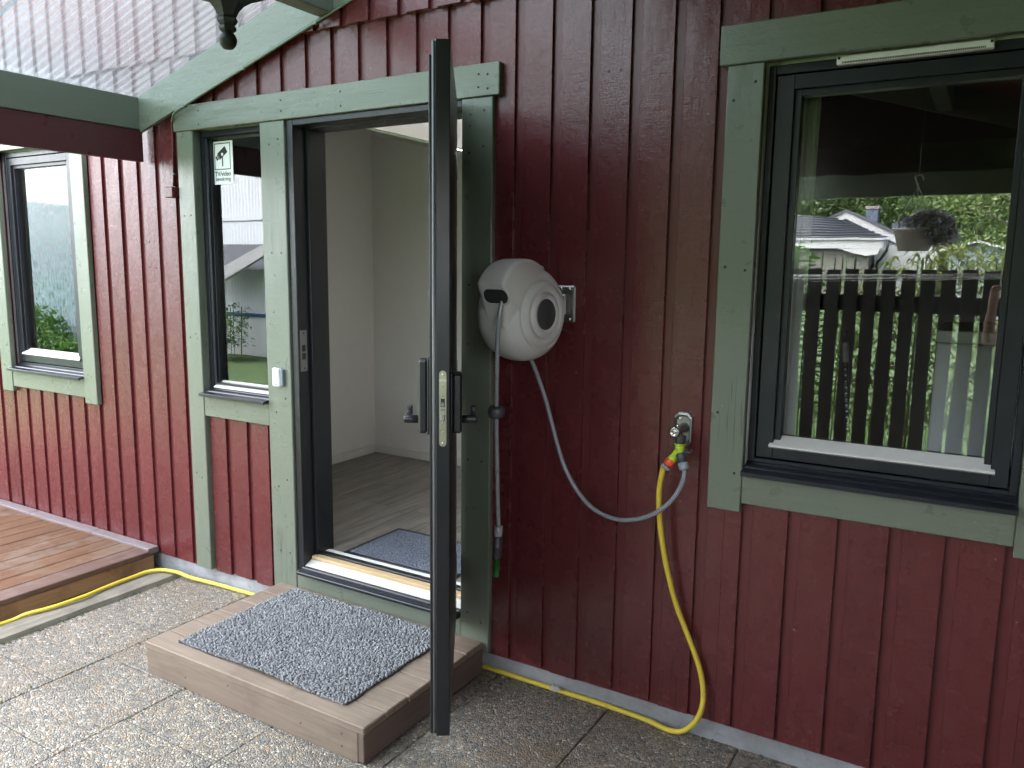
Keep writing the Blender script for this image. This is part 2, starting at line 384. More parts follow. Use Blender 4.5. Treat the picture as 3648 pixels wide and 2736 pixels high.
def m_poly():
    n = N('clear_corrugated_plastic'); n.n.remove(n.bsdf)
    tr = n.new('ShaderNodeBsdfTransparent'); tr.inputs['Color'].default_value = (.56, .68, .685, 1)  # red cut from the tint to grey the wall, imitating sky sheen
    tl = n.new('ShaderNodeBsdfTranslucent'); tl.inputs['Color'].default_value = (.82, .86, .88, 1)
    gl = n.new('ShaderNodeBsdfGlossy'); gl.inputs['Roughness'].default_value = .25; gl.inputs['Color'].default_value = (.85, .92, 1, 1)
    dirt = n.math('MULTIPLY_ADD', n.noise(4, None, 4), .12, .135)  # milky dirt, raised to imitate sky sheen on the wall behind
    m1 = n.new('ShaderNodeMixShader'); n.l.new(dirt, m1.inputs[0]); n.l.new(tr.outputs[0], m1.inputs[1]); n.l.new(tl.outputs[0], m1.inputs[2])
    fr = n.new('ShaderNodeFresnel'); fr.inputs['IOR'].default_value = 1.3
    m2 = n.new('ShaderNodeMixShader'); n.l.new(n.math('MULTIPLY', fr.outputs[0], .5), m2.inputs[0]); n.l.new(m1.outputs[0], m2.inputs[1]); n.l.new(gl.outputs[0], m2.inputs[2])
    n.l.new(m2.outputs[0], n.out.inputs['Surface']); return n.m
M['poly'] = m_poly()
def m_leaf(name, a, b, tr=.35, scale=1.5):
    n = N(name)
    c = n.mix(n.ramp(n.noise(scale, None, 4, .6), [(.35, 0.0), (.65, 1.0)]), a, b)
    c = n.mix(n.math('MULTIPLY', n.noise(30, None, 2), .4), c, tuple(x*.5 for x in a))
    n.set(c, .55)
    t = n.new('ShaderNodeBsdfTranslucent'); n.l.new(c, t.inputs['Color'])
    mx = n.new('ShaderNodeMixShader'); mx.inputs[0].default_value = tr
    n.l.new(n.bsdf.outputs[0], mx.inputs[1]); n.l.new(t.outputs[0], mx.inputs[2]); n.l.new(mx.outputs[0], n.out.inputs['Surface']); return n.m
M['leaf'] = m_leaf('tree_leaves', (.05, .10, .028), (.115, .175, .05))
M['leaf2'] = m_leaf('pale_tree_leaves', (.085, .14, .035), (.16, .215, .065))
M['bamboo'] = m_leaf('bamboo_leaves', (.13, .19, .03), (.26, .28, .05), .4, 3)
M['bush'] = m_leaf('bush_leaves', (.05, .14, .02), (.11, .22, .045), .4, 3)
M['grass'] = m_leaf('lawn_grass', (.05, .105, .02), (.10, .165, .035), .3, 2)
M['petal'] = m_leaf('purple_petals', (.42, .36, .48), (.62, .56, .68), .4, 14)
M['bark'] = plain('bark', (.09, .07, .055), .9, 0, .8, 40)
M['lawn'] = plain('lawn', (.055, .10, .03), .95, 0, .8, 60, .4, 3)
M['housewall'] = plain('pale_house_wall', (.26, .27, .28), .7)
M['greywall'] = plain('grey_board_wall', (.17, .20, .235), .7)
M['shadewall'] = plain('shaded_carport_wall', (.10, .10, .088), .8)  # shade of the open carport put into the wall colour
M['whitetrim'] = plain('white_trim', (.36, .365, .375), .5)
M['tile'] = plain('dark_roof_tile', (.045, .05, .062), .5)
M['chimney'] = plain('slate_blue_metal', (.06, .075, .11), .5)
M['corrugated'] = plain('pale_corrugated_wall', (.80, .83, .86), .45)
M['blue'] = plain('blue_line', (.03, .10, .26), .4)
M['screen'] = None
def m_screen():
    n = N('woven_blue_screen'); n.n.remove(n.bsdf)
    d = n.new('ShaderNodeBsdfDiffuse'); tl = n.new('ShaderNodeBsdfTranslucent'); tr = n.new('ShaderNodeBsdfTransparent')
    c = n.mix(n.noise(1, n.map((5, 5, 26)), 4, .75), (.13, .21, .25), (.50, .64, .70))
    n.l.new(c, d.inputs['Color']); n.l.new(c, tl.inputs['Color'])
    m1 = n.new('ShaderNodeMixShader'); m1.inputs[0].default_value = .4; n.l.new(d.outputs[0], m1.inputs[1]); n.l.new(tl.outputs[0], m1.inputs[2])
    hole = n.ramp(n.noise(1, n.map((26, 26, 9)), 3, .7), [(.42, 0.0), (.60, 1.0)])
    m2 = n.new('ShaderNodeMixShader'); n.l.new(n.math('MULTIPLY', hole, .55), m2.inputs[0]); n.l.new(m1.outputs[0], m2.inputs[1]); n.l.new(tr.outputs[0], m2.inputs[2])
    n.l.new(m2.outputs[0], n.out.inputs['Surface']); return n.m
M['screen'] = m_screen()
M['curtain'] = plain('pale_curtain', (.88, .89, .86), .9, 0, .2, 400)
M['cabinet'] = plain('white_cabinet', (.86, .88, .89), .35)
M['skin'] = plain('skin', (.34, .20, .145), .55, 0, .15, 200, .1, 20)
M['shirt'] = plain('navy_cotton', (.03, .04, .07), .9, 0, .3, 300)
M['trousers'] = plain('grey_trousers', (.08, .08, .085), .9, 0, .3, 300)
M['hair'] = plain('brown_hair', (.05, .035, .025), .7, 0, .5, 200)
M['shoe'] = plain('dark_shoes', (.03, .03, .03), .6)
M['phone'] = plain('dark_phone', (.01, .01, .012), .2)
M['paper'] = plain('white_sticker', (.82, .82, .80), .5, 0, 0, 1, .02)
M['ink'] = plain('black_print', (.015, .015, .016), .5)
M['dryleaf'] = plain('dry_leaf', (.42, .39, .34), .8)
M['pot'] = plain('white_pot', (.82, .82, .78), .5)
M['clear'] = None

# ------------------------------------------------------------------ ground
g = MB(); g.add([(-60, -90, -.03), (60, -90, -.03), (60, 30, -.03), (-60, 30, -.03)], [(0, 1, 2, 3)])
g.build('lawn', M['lawn'], kind='structure')
patio = MB().add([(-6.6, -3.6, -.008), (4.6, -3.6, -.008), (4.6, .09, -.008), (-6.6, .09, -.008)], [(0, 1, 2, 3)]).build('patio', M['joint'], kind='structure')
P0 = .4965
slab_me = MB().box(-.2464, .2464, -.2494, .2494, -.04, 0, .003).mesh('paving_slab', M['aggregate'])
offs = {0: -.465, 1: -.735, 2: -.485, 3: -.735, 4: -.485, 5: -.715}
for ci in range(10):
    xc = -1.955+P0*(ci+.5); y0 = offs.get(ci, -.48 if ci % 2 == 0 else -.72)
    y = y0+.252
    first = True
    while y > -3.55:
        o = link('paving_slab', slab_me, patio)
        o.location = (xc+random.uniform(-.001, .001), y, random.uniform(-.0012, .0012))
        o.rotation_euler = (random.uniform(-.002, .002), random.uniform(-.002, .002), 0)
        if first and y+.2492 < .04:                                   # cut slab row against the wall
            w = .05-(y+.2532)
            c = MB().box(xc-.2452, xc+.2452, y+.2532, .05, -.04, 0, .004).build('paving_slab', M['aggregate'], patio)
        first = False
        y -= .502

# ------------------------------------------------------------------ house
house = thing('house', 'dark red board-clad house with green trim and open front door', 'house', (0, 0, 0))
PITCH_B = .1515
rects = [(-3.56, -2.68, .93, 2.36), (-1.77, -.07, -.1, 2.36), (.935, 1.825, .95, 2.36), (2.60, 4.0, .50, 2.36)]
def minus(x0, x1, z0, z1, rs):
    out = [(x0, x1, z0, z1)]
    for a, b, c, d in rs:
        nxt = []
        for X0, X1, Z0, Z1 in out:
            if X1 <= a or X0 >= b or Z1 <= c or Z0 >= d: nxt.append((X0, X1, Z0, Z1)); continue
            if X0 < a: nxt.append((X0, a, Z0, Z1))
            if X1 > b: nxt.append((b, X1, Z0, Z1))
            m0, m1 = max(X0, a), min(X1, b)
            if Z0 < c: nxt.append((m0, m1, Z0, c))
            if Z1 > d: nxt.append((m0, m1, d, Z1))
        out = nxt
    return out
# backing boards seen in the grooves
bk = MB()
for q in minus(-6.5, 4.6, .075, 2.649, rects): bk.box(q[0], q[1], .0385, .068, q[2], q[3], 0)
for q in minus(-1.72, -1.235, .085, .96, []): bk.box(q[0], q[1], .0385, .068, q[2], q[3], 0)
bk.build('backing_board', M['red_backing'], house)
for k in range(-42, 29):
    e = .2335+PITCH_B*k; x0, x1 = e-.113+random.uniform(-.002, .002), e+random.uniform(-.0015, .0015)
    zb = .083+random.uniform(-.004, .004)
    pcs = minus(x0, x1, zb, 2.66, rects)
    if -1.72 < x1 and x0 < -1.235: pcs += [(max(x0, -1.72), min(x1, -1.235), zb, .96)]
    yo = random.uniform(-.0015, .0015)
    for q in pcs:
        if q[1]-q[0] > .004: MB().box(q[0], q[1], .025+yo, .0385, q[2], q[3], .0009).build('wall_board', M['red'], house)
for k in range(-42, 30):                                   # upper gable boards, standing proud
    e = -.144+PITCH_B*k; x0, x1 = e-.113, e+random.uniform(-.0015, .0015)
    top = min(4.75-.3*abs((x0+x1)/2+1), 4.6)
    MB().box(x0, x1, -.001+random.uniform(-.001, .001), .0165, 2.648+random.uniform(-.003, .003), top, .0009).build('gable_board', M['red'], house)
gb = MB().prism([(-6.5, 2.65), (4.6, 2.65), (4.6, 3.06), (-1, 4.74), (-6.5, 3.08)], .0165, .0405)
gb.build('gable_backing', M['red_backing'], house)
pl = MB(); pl.box(-6.5, 4.6, .045, .25, -.2, .082, .002); pl.build('plinth', M['concrete'], house)
nm = MB()
for k in range(-26, 12):
    e = .2335+PITCH_B*k
    for z in (.30, .92, 1.62, 1.775, 2.33):
        zz_ = z+random.uniform(-.03, .03)
        for xx in (e-.082+random.uniform(-.006, .006), e-.034+random.uniform(-.006, .006)):
            if not minus(xx-.003, xx+.003, zz_-.003, zz_+.003, rects): continue
            if -1.72 < xx < -1.235 and zz_ > .9: continue
            if (.94 < xx < 1.83 or -3.56 < xx < -2.68) and .8 < zz_ < 2.43: continue
            nm.lathe([(.0046, 0), (.0043, .0010), (.002, .0003), (0, .0003)], axisM((xx, .0264, zz_), (0, -1, 0)), 7, mi=random.randint(0, 1))
nm.build('nail', [M['red_backing'], M['slot']], house, kind='stuff')
nm = MB()
for x, zs in ((-1.19, (2.2, 1.72, 1.45, .98, .62, .3)), (-1.13, (2.22, 1.72, 1.05, .66, .3)), (-.10, (2.24, 2.2, 2.1, 1.6, .9, .25)), (-.04, (2.25, 2.12, 1.62, .9, .22)), (.90, (2.2, 1.68, 1.2)), (.965, (2.25, 1.67, 1.0)), (-1.79, (1.9, 1.3, .6)), (-1.745, (1.9, 1.32, .58))):
    for z in zs: nm.lathe([(.0046, 0), (.0046, .0006), (.0, .0006)], axisM((x+random.uniform(-.004, .004), -.0005, z), (0, -1, 0)), 7)
for x in (-1.65, -1.1, -.75, -.06, -.02):
    for z in (2.33, 2.38): nm.lathe([(.0046, 0), (.0046, .0006), (.0, .0006)], axisM((x, -.0045, z+random.uniform(-.008, .008)), (0, -1, 0)), 7)
nm.build('nail', M['lantern'], house, kind='stuff')
# house body: closed rooms behind the wall
hb = MB()
for q in minus(-6.5, 4.6, .0, 3.0, [(-3.5, -2.745, 1.03, 2.3), (-1.7, -1.24, 1.03, 2.3), (-1.08, -.14, .1, 2.29), (1.0, 1.765, 1.03, 2.3), (2.63, 3.97, .56, 2.3)]):
    hb.box(q[0], q[1], .0685, .2, q[2], q[3], 0)
hb.build('wall', M['wallpaint'], house)
rb = MB(); rz = lambda x: 4.78-.3*abs(x+1)
for x0, x1, y0, y1 in ((-6.9, -1, -.35, 7.3), (-.9, .2, -.35, .3), (-.9, .2, 1.7, 7.3), (-1, -.9, -.35, 7.3), (.2, 4.95, -.35, 7.3)):  # slabs leave a gap for the added roof light
    rb.prism([(x0, rz(x0)), (x1, rz(x1)), (x1, rz(x1)+.15), (x0, rz(x0)+.15)], y0, y1)
rb.build('roof', M['tile'], house)
MB().add([(-.9, .3, rz(-.9)+.1), (.2, .3, rz(.2)+.1), (.2, 1.7, rz(.2)+.1), (-.9, 1.7, rz(-.9)+.1)], [(0, 1, 2, 3)]).build('added_skylight', M['added_skyglass'], house)  # unseen roof light, added to brighten the hall
lw = MB()
for x0, x1, y0, y1 in ((-.93, -.9, .3, 1.7), (.2, .23, .3, 1.7), (-.93, .23, .27, .3), (-.93, .23, 1.7, 1.73)): lw.box(x0, x1, y0, y1, 2.305, 4.3, 0)
lw.build('added_skylight_shaft', M['wallpaint'], house)  # shaft leads the added light down into the hall
def trim(x0, x1, z0, z1, mat, y0=0.0, y1=.0305, name='trim_board'):
    return MB().box(x0, x1, y0+random.uniform(-.001, .001), y1, z0, z1, .003).build(name, mat, house)
# entrance trim
trim(-1.841, .031, 2.300, 2.418, M['green_x'], -.004)
trim(-1.825, -1.709, .089, 2.2985, M['green_z'], 0, .047)
trim(-1.244, -1.090, .10, 2.2985, M['green_z'])
trim(-.139, 0.0, .09, 2.2985, M['green_z'])
trim(-1.7085, -1.2445, .906, 1.014, M['green_x'], .002)
trim(-1.0895, -.1395, .095, .222, M['green_x'], .004, .05)
# window trim
trim(2.53, 2.62, .42, 2.31, M['green_z']); trim(3.98, 4.09, .42, 2.31, M['green_z']); trim(2.51, 4.11, 2.311, 2.43, M['green_x'], -.004); trim(2.621, 3.979, .42, .532, M['green_x'], .003)  # trim of the added far-right window
for x0, x1, o0, o1 in ((.878, .992, .852, 1.91), (-3.622, -3.504, -3.648, -2.597)):
    xr = 1.768 if x0 > 0 else -2.742
    trim(x0, x1, .868, 2.306, M['green_z']); trim(xr, xr+.117, .868, 2.306, M['green_z'])
    trim(o0, o1, 2.3075, 2.428, M['green_x'], -.004)
    trim(x1+.001, xr-.001, .899, 1.012, M['green_x'], .003)

def window(x0, x1, z0, z1, gx0, gx1, gz0, gz1, yf, yg, label, vent=False, depth=.10):
    # a frame ring, a sash ring, a bead ring, the glass, the bare metal strip and the black sill
    w = MB()
    def ring(mb, a, b, c, d, t, y0, y1):
        tl, tr, tb, tt = t
        mb.box(a, a+tl, y0, y1, c, d, .0015); mb.box(b-tr, b, y0, y1, c, d, .0015)
        mb.box(a+tl, b-tr, y0, y1, c, c+tb, .0015); mb.box(a+tl, b-tr, y0, y1, d-tt, d, .0015)
    ring(w, x0, x1, z0, z1, (.022, .022, .02, .028), yf, yf+depth)
    win = w.build('window', M['alu'], house, label=label)
    s = MB(); a, b, c, d = x0+.027, x1-.027, z0+.026, z1-.033
    wl_, wr_ = gx0-a, b-gx1
    ring(s, a, b, c, d, (wl_*.72, wr_*.72, (gz0-c)*.52, (d-gz1)*.68), yf, yf+.06)
    s.box(a+wl_*.72, gx0, yf+.014, yf+.055, gz0-.02, d-(d-gz1)*.68, .0015); s.box(gx1, b-wr_*.72, yf+.014, yf+.055, gz0-.02, d-(d-gz1)*.68, .0015)
    s.box(gx0, gx1, yf+.014, yf+.055, gz1, d-(d-gz1)*.68, .0015); s.box(gx0-.01, gx1+.01, yg+.004, yf+.06, c+(gz0-c)*.4, gz0-.001, 0)
    s.build('sash', M['alu'], win)
    MB().box(gx0-.006, gx1+.006, yg, yg+.004, gz0-.006, gz1+.006, 0).build('pane', M['glass'], win)
    st = MB(); st.prism([(0, 0), (.004, -.012), (.0, -.013), (-.022, -.003), (-.022, .0)], 0, 1)
    m = MB(); zt = gz0+.001
    L0, L1 = gx0-wl_*.28-.012, gx1+wr_*.28+.012
    m.add([(L0, yf-.010, zt-.036), (L1, yf-.010, zt-.036), (L1, yf-.008, zt-.030), (L0, yf-.008, zt-.030), (L1-.012, yg-.001, zt-.002), (L0+.012, yg-.001, zt-.002), (L0, yf, zt-.042), (L1, yf, zt-.042)],
          [(0, 1, 2, 3), (3, 2, 4, 5), (6, 7, 1, 0)])
    m.build('drip_strip', M['white_alu'], win)
    sc = MB()
    for xx in (L0+.08, (L0+L1)/2, L1-.08):
        sc.lathe([(.0045, 0), (.0045, .0015), (.002, .003), (0, .003)], axisM((xx, yf+.006, zt-.024), (0, -.6, .8)), 10)
    sc.build('rivet', M['white_alu'], win)
    sl = MB(); xs0, xs1 = x0-.001, x1+.001
    prof = [(yf+.01, z0+.012), (yf-.006, z0+.006), (yf-.010, z0+.001), (.012, z0-.004), (.008, z0-.009), (-.026, z0-.013), (-.030, z0-.016), (-.030, z0-.029), (-.026, z0-.029), (-.02, z0-.022), (yf+.01, z0-.014)]
    n = len(prof)
    sl.add([(xs0, y, z) for y, z in prof]+[(xs1, y, z) for y, z in prof], [tuple(range(n))[::-1], tuple(range(n, 2*n))]+[(i, (i+1) % n, (i+1) % n+n, i+n) for i in range(n)])
    sl.build('sill', M['alu'], win)
    if vent:
        v = MB(); v.box(1.196, 1.601, .026, .05, 2.279, 2.304, .0025)
        vo = v.build('trickle_vent', M['dirtywhite'], win)
        q = MB()
        for i in range(86): q.box(1.212+i*.0043, 1.2143+i*.0043, .0248, .0265, 2.2815, 2.2865, 0)
        q.lathe([(.004, 0), (.004, .002), (0, .002)], axisM((1.203, .0262, 2.297), (0, -1, 0)), 10); q.lathe([(.004, 0), (.004, .002), (0, .002)], axisM((1.594, .0262, 2.297), (0, -1, 0)), 10)
        q.build('vent_slot', M['slot'], win, kind='stuff')
    # inner reveal
    rv = MB(); ring(rv, x0-.012, x1+.012, z0-.012, z1+.012, (.012, .012, .012, .012), yf+depth+.001, .30)
    rv.build('reveal', M['skirting'], win)
    return win
window(.995, 1.766, 1.030, 2.303, 1.095, 1.675, 1.131, 2.207, .05, .085, 'large black framed window right of the tap, garden mirrored in its glass', True)
window(-1.707, -1.246, 1.040, 2.298, -1.654, -1.30, 1.086, 2.262, .045, .08, 'narrow black framed sidelight window beside the front door')
window(-3.503, -2.744, 1.030, 2.303, -3.425, -2.885, 1.137, 2.210, .05, .085, 'black framed window left of the porch, above the wooden deck')
window(2.62, 3.98, .55, 2.303, 2.72, 3.88, .651, 2.207, .05, .085, 'unseen black framed window added at the far right to light the room')  # added out of view to let light onto the cabinet
# handle bar of the casement, left stile of the big window
MB().box(1.012, 1.016, .044, .05, 1.25, 1.93, .001).build('stay_bar', M['black'], house)

# door frame + threshold
df = MB()
df.box(-1.0895, -1.050, .012, .085, .225, 2.299, .002); df.box(-1.0895, -1.035, .0855, .20, .225, 2.299, .002)
df.box(-.145, -.06, .012, .20, .225, 2.299, .002)
df.box(-1.050, -.1455, .012, .085, 2.274, 2.299, .002); df.box(-1.035, -.1455, .0855, .20, 2.268, 2.299, .002)
df.box(-1.056, -1.0505, .03, .034, .26, 2.27, 0)
dframe = df.build('door_frame', M['alu_door'], house)
sp = MB(); sp.box(-1.050, -1.0485, .024, .067, 1.180, 1.370, .0006)
spo = sp.build('strike_plate', M['steel'], dframe)
sh = MB()
for z0, z1 in ((1.272, 1.302), (1.235, 1.265)): sh.box(-1.0492, -1.0478, .034, .056, z0, z1, 0)
for z in (1.356, 1.194): sh.lathe([(.004, 0), (.004, .0012), (0, .0012)], axisM((-1.0485, .047, z), (1, 0, 0)), 10)
sh.build('strike_hole', M['slot'], dframe)
th = MB(); n0, n1 = -1.062, -.14
th.box(n0, n1, -.032, .0, .216, .232, .003); th.box(n0+.008, n1, -.002, .05, .217, .246, .004)
tho = th.build('threshold', M['alu'], house)
MB().add([(-1.049, .018, .2475), (-.146, .018, .2475), (-.146, .06, .266), (-1.049, .06, .266), (-1.049, .018, .243), (-.146, .018, .243)], [(0, 1, 2, 3), (4, 5, 1, 0)]).build('threshold_plate', M['white_alu'], tho)
MB().box(-1.049, -.146, .0605, .10, .222, .282, .002).build('threshold_timber', M['pine'], tho)
MB().box(-1.034, -.146, .101, .135, .222, .291, .003).build('threshold_gasket', M['black'], tho)
MB().box(-1.034, -.146, .136, .168, .222, .288, .002).build('threshold_edge', M['skirting'], tho)

# interior hall
hall = MB()
zf = .280
hl = house
fl = []
yb, xl, xr = 1.90, -2.225, 1.6
for i in range(0, 30):                                       # laminate planks along y... rows along x
    x0 = xl+.19*i*1.0
    if x0 > .2: break
    for j, yy in enumerate((.17, .9, 1.6)):
        s0 = .17 if j == 0 else yy+(.35 if i % 2 else 0)
        s1 = min((.9, 1.6, yb)[j]+(.35 if i % 2 and j < 2 else 0), yb)
        if s1 > s0: MB().box(x0, x0+.187, s0, s1-.0015, zf-.01, zf-random.uniform(0, .0006), .0008).build('floor_plank', M['floor'], house)
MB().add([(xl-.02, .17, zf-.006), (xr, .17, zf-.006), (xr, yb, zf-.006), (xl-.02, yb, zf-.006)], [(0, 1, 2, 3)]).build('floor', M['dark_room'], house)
slope = -.243; zc = lambda x: max(2.612+slope*(x+2.218), 2.30)
iw = MB()
iw.add([(xl, yb, zf-.02), (.25, yb, zf-.02), (.25, yb, 2.30), (-.934, yb, zc(-.934)), (xl, yb, zc(xl))], [(0, 1, 2, 3, 4)])
iw.add([(xl, .2, zf-.02), (xl, yb, zf-.02), (xl, yb, zc(xl)), (xl, .2, zc(xl))], [(0, 1, 2, 3)])
iw.add([(xl, .2, zc(xl)+.003), (xl, yb, zc(xl)+.003), (-.934, yb, 2.303), (-.934, .2, 2.303)], [(0, 1, 2, 3)])
iw.box(-.93, .25, .2, .30, 2.303, 2.306, 0); iw.box(-.93, .25, 1.7, yb, 2.303, 2.306, 0); iw.box(.2, .25, .3, 1.7, 2.303, 2.306, 0)
# right hall wall, closed; light comes from the added roof light
iw.add([(.25, .2, zf-.02), (.25, yb, zf-.02), (.25, yb, 2.303), (.25, .2, 2.303)], [(3, 2, 1, 0)])
iw.build('interior_wall', M['wallpaint'], house)
cn = MB()
for x0, x1 in ((xl, -.934),):
    cn.add([(x0, yb-.004, zc(x0)), (x1, yb-.004, zc(x1)), (x1, yb-.05, zc(x1)+.001), (x0, yb-.05, zc(x0)+.001), (x0, yb-.004, zc(x0)-.028), (x1, yb-.004, zc(x1)-.028)], [(4, 5, 2, 3)])
cn.build('cornice', M['skirting'], house)
sk = MB(); sk.box(xl, .25, yb-.014, yb-.001, zf, zf+.062, .003); sk.box(xl+.001, xl+.014, .2, yb-.015, zf, zf+.062, .003)
sk.build('skirting', M['skirting'], house)
# room behind the big window and room behind the left window
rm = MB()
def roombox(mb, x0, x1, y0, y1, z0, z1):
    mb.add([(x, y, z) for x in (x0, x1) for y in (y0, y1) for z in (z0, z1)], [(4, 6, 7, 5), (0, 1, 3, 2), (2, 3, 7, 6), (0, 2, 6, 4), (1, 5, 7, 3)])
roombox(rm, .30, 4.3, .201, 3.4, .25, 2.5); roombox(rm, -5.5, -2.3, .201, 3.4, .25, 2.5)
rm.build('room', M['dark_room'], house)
MB().box(-1.9, -1.75, .201, .21, .3, 2.4, 0).build('interior_lining', M['wallpaint'], house)

# ------------------------------------------------------------------ open door leaf (part of the house)
DE = Vector((.332, -.739, 0)); dd = Vector((-.5526, .8334, 0)).normalized(); nn = Vector((dd.y, -dd.x, 0))
DM = Matrix(((dd.x, nn.x, 0, DE.x), (dd.y, nn.y, 0, DE.y), (0, 0, 1, 0), (0, 0, 0, 1)))   # local: x along leaf to hinge, y outward normal, z up
LW, ZB, ZT = .877, .234, 2.284
d0 = MB(); d0.box(0, LW, -.040, 0, ZB, ZT, .002, DM)
door = d0.build('door', M['alu_door'], house, label='black front door standing wide open, seen edge on')
lip = MB(); lip.box(.014, LW-.01, -.060, -.0405, ZB-.0, ZT-.038, .002, DM); lip.build('inner_panel', M['alu_door'], door)
gs = MB(); gs.tube([DM @ Vector((.004, -.0455, ZB+.01)), DM @ Vector((.004, -.0455, ZT-.006))], .0052, 8)
gs.tube([DM @ Vector((.0025, -.0392, ZB)), DM @ Vector((.0025, -.0392, ZT))], .0016, 6)
gs.build('weather_strip', M['rubber'], door)
lk = MB()
pz0, pz1 = 1.150, 1.374; c0 = -.0205; hw = .0105
poly = []
for i in range(9):
    a = PI*i/8; poly.append((c0+hw*math.cos(a), pz1-hw+hw*math.sin(a)))
for i in range(9):
    a = PI+PI*i/8; poly.append((c0+hw*math.cos(a), pz0+hw+hw*math.sin(a)))
lk.add([(-.0012, y, z) for y, z in poly]+[(.001, y, z) for y, z in poly], [tuple(range(18))]+[(i, i+18, (i+1) % 18+18, (i+1) % 18) for i in range(18)], DM)
plate = lk.build('lock_plate', M['brass'], door)
lb = MB(); lb.box(-.0022, .0, c0-.006, c0+.006, 1.268, 1.292, 0, DM); lb.build('bolt_hole', M['slot'], plate)
lb = MB(); lb.box(-.006, .0, c0-.0045, c0+.0045, 1.270, 1.281, .001, DM); lb.box(-.009, .0, c0-.006, c0+.007, 1.227, 1.246, .002, DM); lb.box(-.004, .0, c0-.006, c0+.007, 1.256, 1.262, .001, DM)
lb.build('latch_bolt', M['steel'], plate)
lb = MB()
for z in (1.363, 1.329, 1.299, 1.222, 1.193, 1.160):
    r = .0035 if z in (1.363, 1.160) else .002
    lb.lathe([(r, 0), (r*.9, .0012), (0, .0012)], DM @ axisM((-.001, c0, z), (-1, 0, 0)), 10)
lb.build('screw', M['chrome'], plate)
def text(body, size, mat, parent, Mx, name='lettering', bold=0.0):
    cu = bpy.data.curves.new(name, 'FONT'); cu.body = body; cu.size = size; cu.align_x = 'CENTER'; cu.align_y = 'CENTER'; cu.extrude = .0003; cu.offset = bold
    o = bpy.data.objects.new(name, cu); me = bpy.data.meshes.new_from_object(o); bpy.data.objects.remove(o)
    me.materials.clear(); me.materials.append(mat); me.transform(Mx)
    return link(name, me, parent)
TM = DM @ Matrix(((0, 0, -1, -.0016), (-1, 0, 0, c0), (0, 1, 0, 1.346), (0, 0, 0, 1)))
TM = DM @ Matrix(((0, 0, -1, -.0016), (1, 0, 0, c0), (0, 1, 0, 1.346), (0, 0, 0, 1)))
text('nimly', .0105, M['white'], plate, TM)
for side in (1, -1):
    y0 = .0 if side > 0 else -.0605
    h = MB()
    z1 = 1.360 if side > 0 else 1.400
    h.box(.030, .105, y0, y0+side*.007, 1.178, z1+.003, .002, DM)
    h.box(.034, .100, y0+side*.007, y0+side*.034, 1.181, z1, .006, DM)
    ho = h.build('lock_case', M['black'], door)
    hd = MB()
    ax = DM @ axisM((.067, y0+side*.034, 1.219), (0, side, 0))
    hd.lathe([(.012, 0), (.012, .040), (.0105, .0445), (0, .0445)], ax, 20)
    hd.box(.060, .175, y0+side*.062, y0+side*.076, 1.211, 1.228, .004, DM)
    hd.box(.160, .178, y0+side*.060, y0+side*.076, 1.213, 1.243, .003, DM)
    hd.build('lever_handle', M['black'], door)
hg = MB()
for z in (.45, 1.25, 2.05): hg.tube([DM @ Vector((LW+.004, -.005, z-.05)), DM @ Vector((LW+.004, -.005, z+.05))], .007, 10)
hg.build('hinge', M['steel'], door)
# small things fixed to the wall
sg = thing('sign', 'white camera-surveillance sticker on the narrow window beside the door', 'sign', (-1.59, .078, 2.05))
MB().box(-1.664, -1.519, .0775, .0795, 2.049, 2.252, .0004).build('sticker', M['paper'], sg)
def poly_plate(pts, y, mat, name, parent, th=.0006):
    m = MB(); n = len(pts); m.prism(pts, y-th, y); return m.build(name, mat, parent)
sx = lambda u: -1.664+.145*(u-1830)/(1990-1830)       # sticker coordinates from the photograph's proportions
cxs, czs = -1.5915, 2.178
fr = MB()
o0, o1, q0, q1, t_ = -1.648, -1.535, 2.118, 2.243, .004
fr.box(o0, o1, .0768, .0774, q1-t_, q1, 0); fr.box(o0, o1, .0768, .0774, q0, q0+t_, 0); fr.box(o0, o0+t_, .0768, .0774, q0+t_, q1-t_, 0); fr.box(o1-t_, o1, .0768, .0774, q0+t_, q1-t_, 0)
fr.build('printed_frame', M['ink'], sg)
pt = MB()
Rm = Matrix.Translation((cxs+.002, 0, 2.198)) @ Matrix.Rotation(-.55, 4, 'Y')
pt.box(-.034, .030, .0768, .0774, -.017, .017, 0, Rm); pt.box(-.054, -.044, .0768, .0774, -.010, .010, 0, Rm); pt.box(-.041, -.036, .0768, .0774, -.013, .013, 0, Rm)
pt.box(cxs-.003, cxs+.004, .0762, .0768, 2.134, 2.188, 0)
pt.build('camera_pictogram', M['ink'], sg)
rr = MB(); rr.lathe([(.0075, 0), (.0075, .0008), (.005, .0008)], axisM((cxs, .0766, 2.19), (0, -1, 0)), 18); rr.build('pivot_ring', M['paper'], sg)
TS = lambda x, z: Matrix(((1, 0, 0, x), (0, 0, -1, .0772), (0, 1, 0, z), (0, 0, 0, 1)))
text('TV/video', .031, M['ink'], sg, TS(-1.5915, 2.098), bold=.0006); text('bevakning', .027, M['ink'], sg, TS(-1.5915, 2.074), bold=.0003)
sn = thing('door_sensor', 'small white plastic sensor box on the green post left of the door', 'sensor', (-1.165, 0, 1.15))
MB().box(-1.192, -1.146, -.022, -.001, 1.105, 1.192, .005).build('cover', M['white'], sn)
MB().box(-1.1455, -1.126, -.018, -.001, 1.108, 1.189, .004).build('back_plate', M['greywall'], sn)
MB().box(-1.178, -1.158, -.0235, -.021, 1.114, 1.12, .001).build('led_window', M['midgrey'], sn)
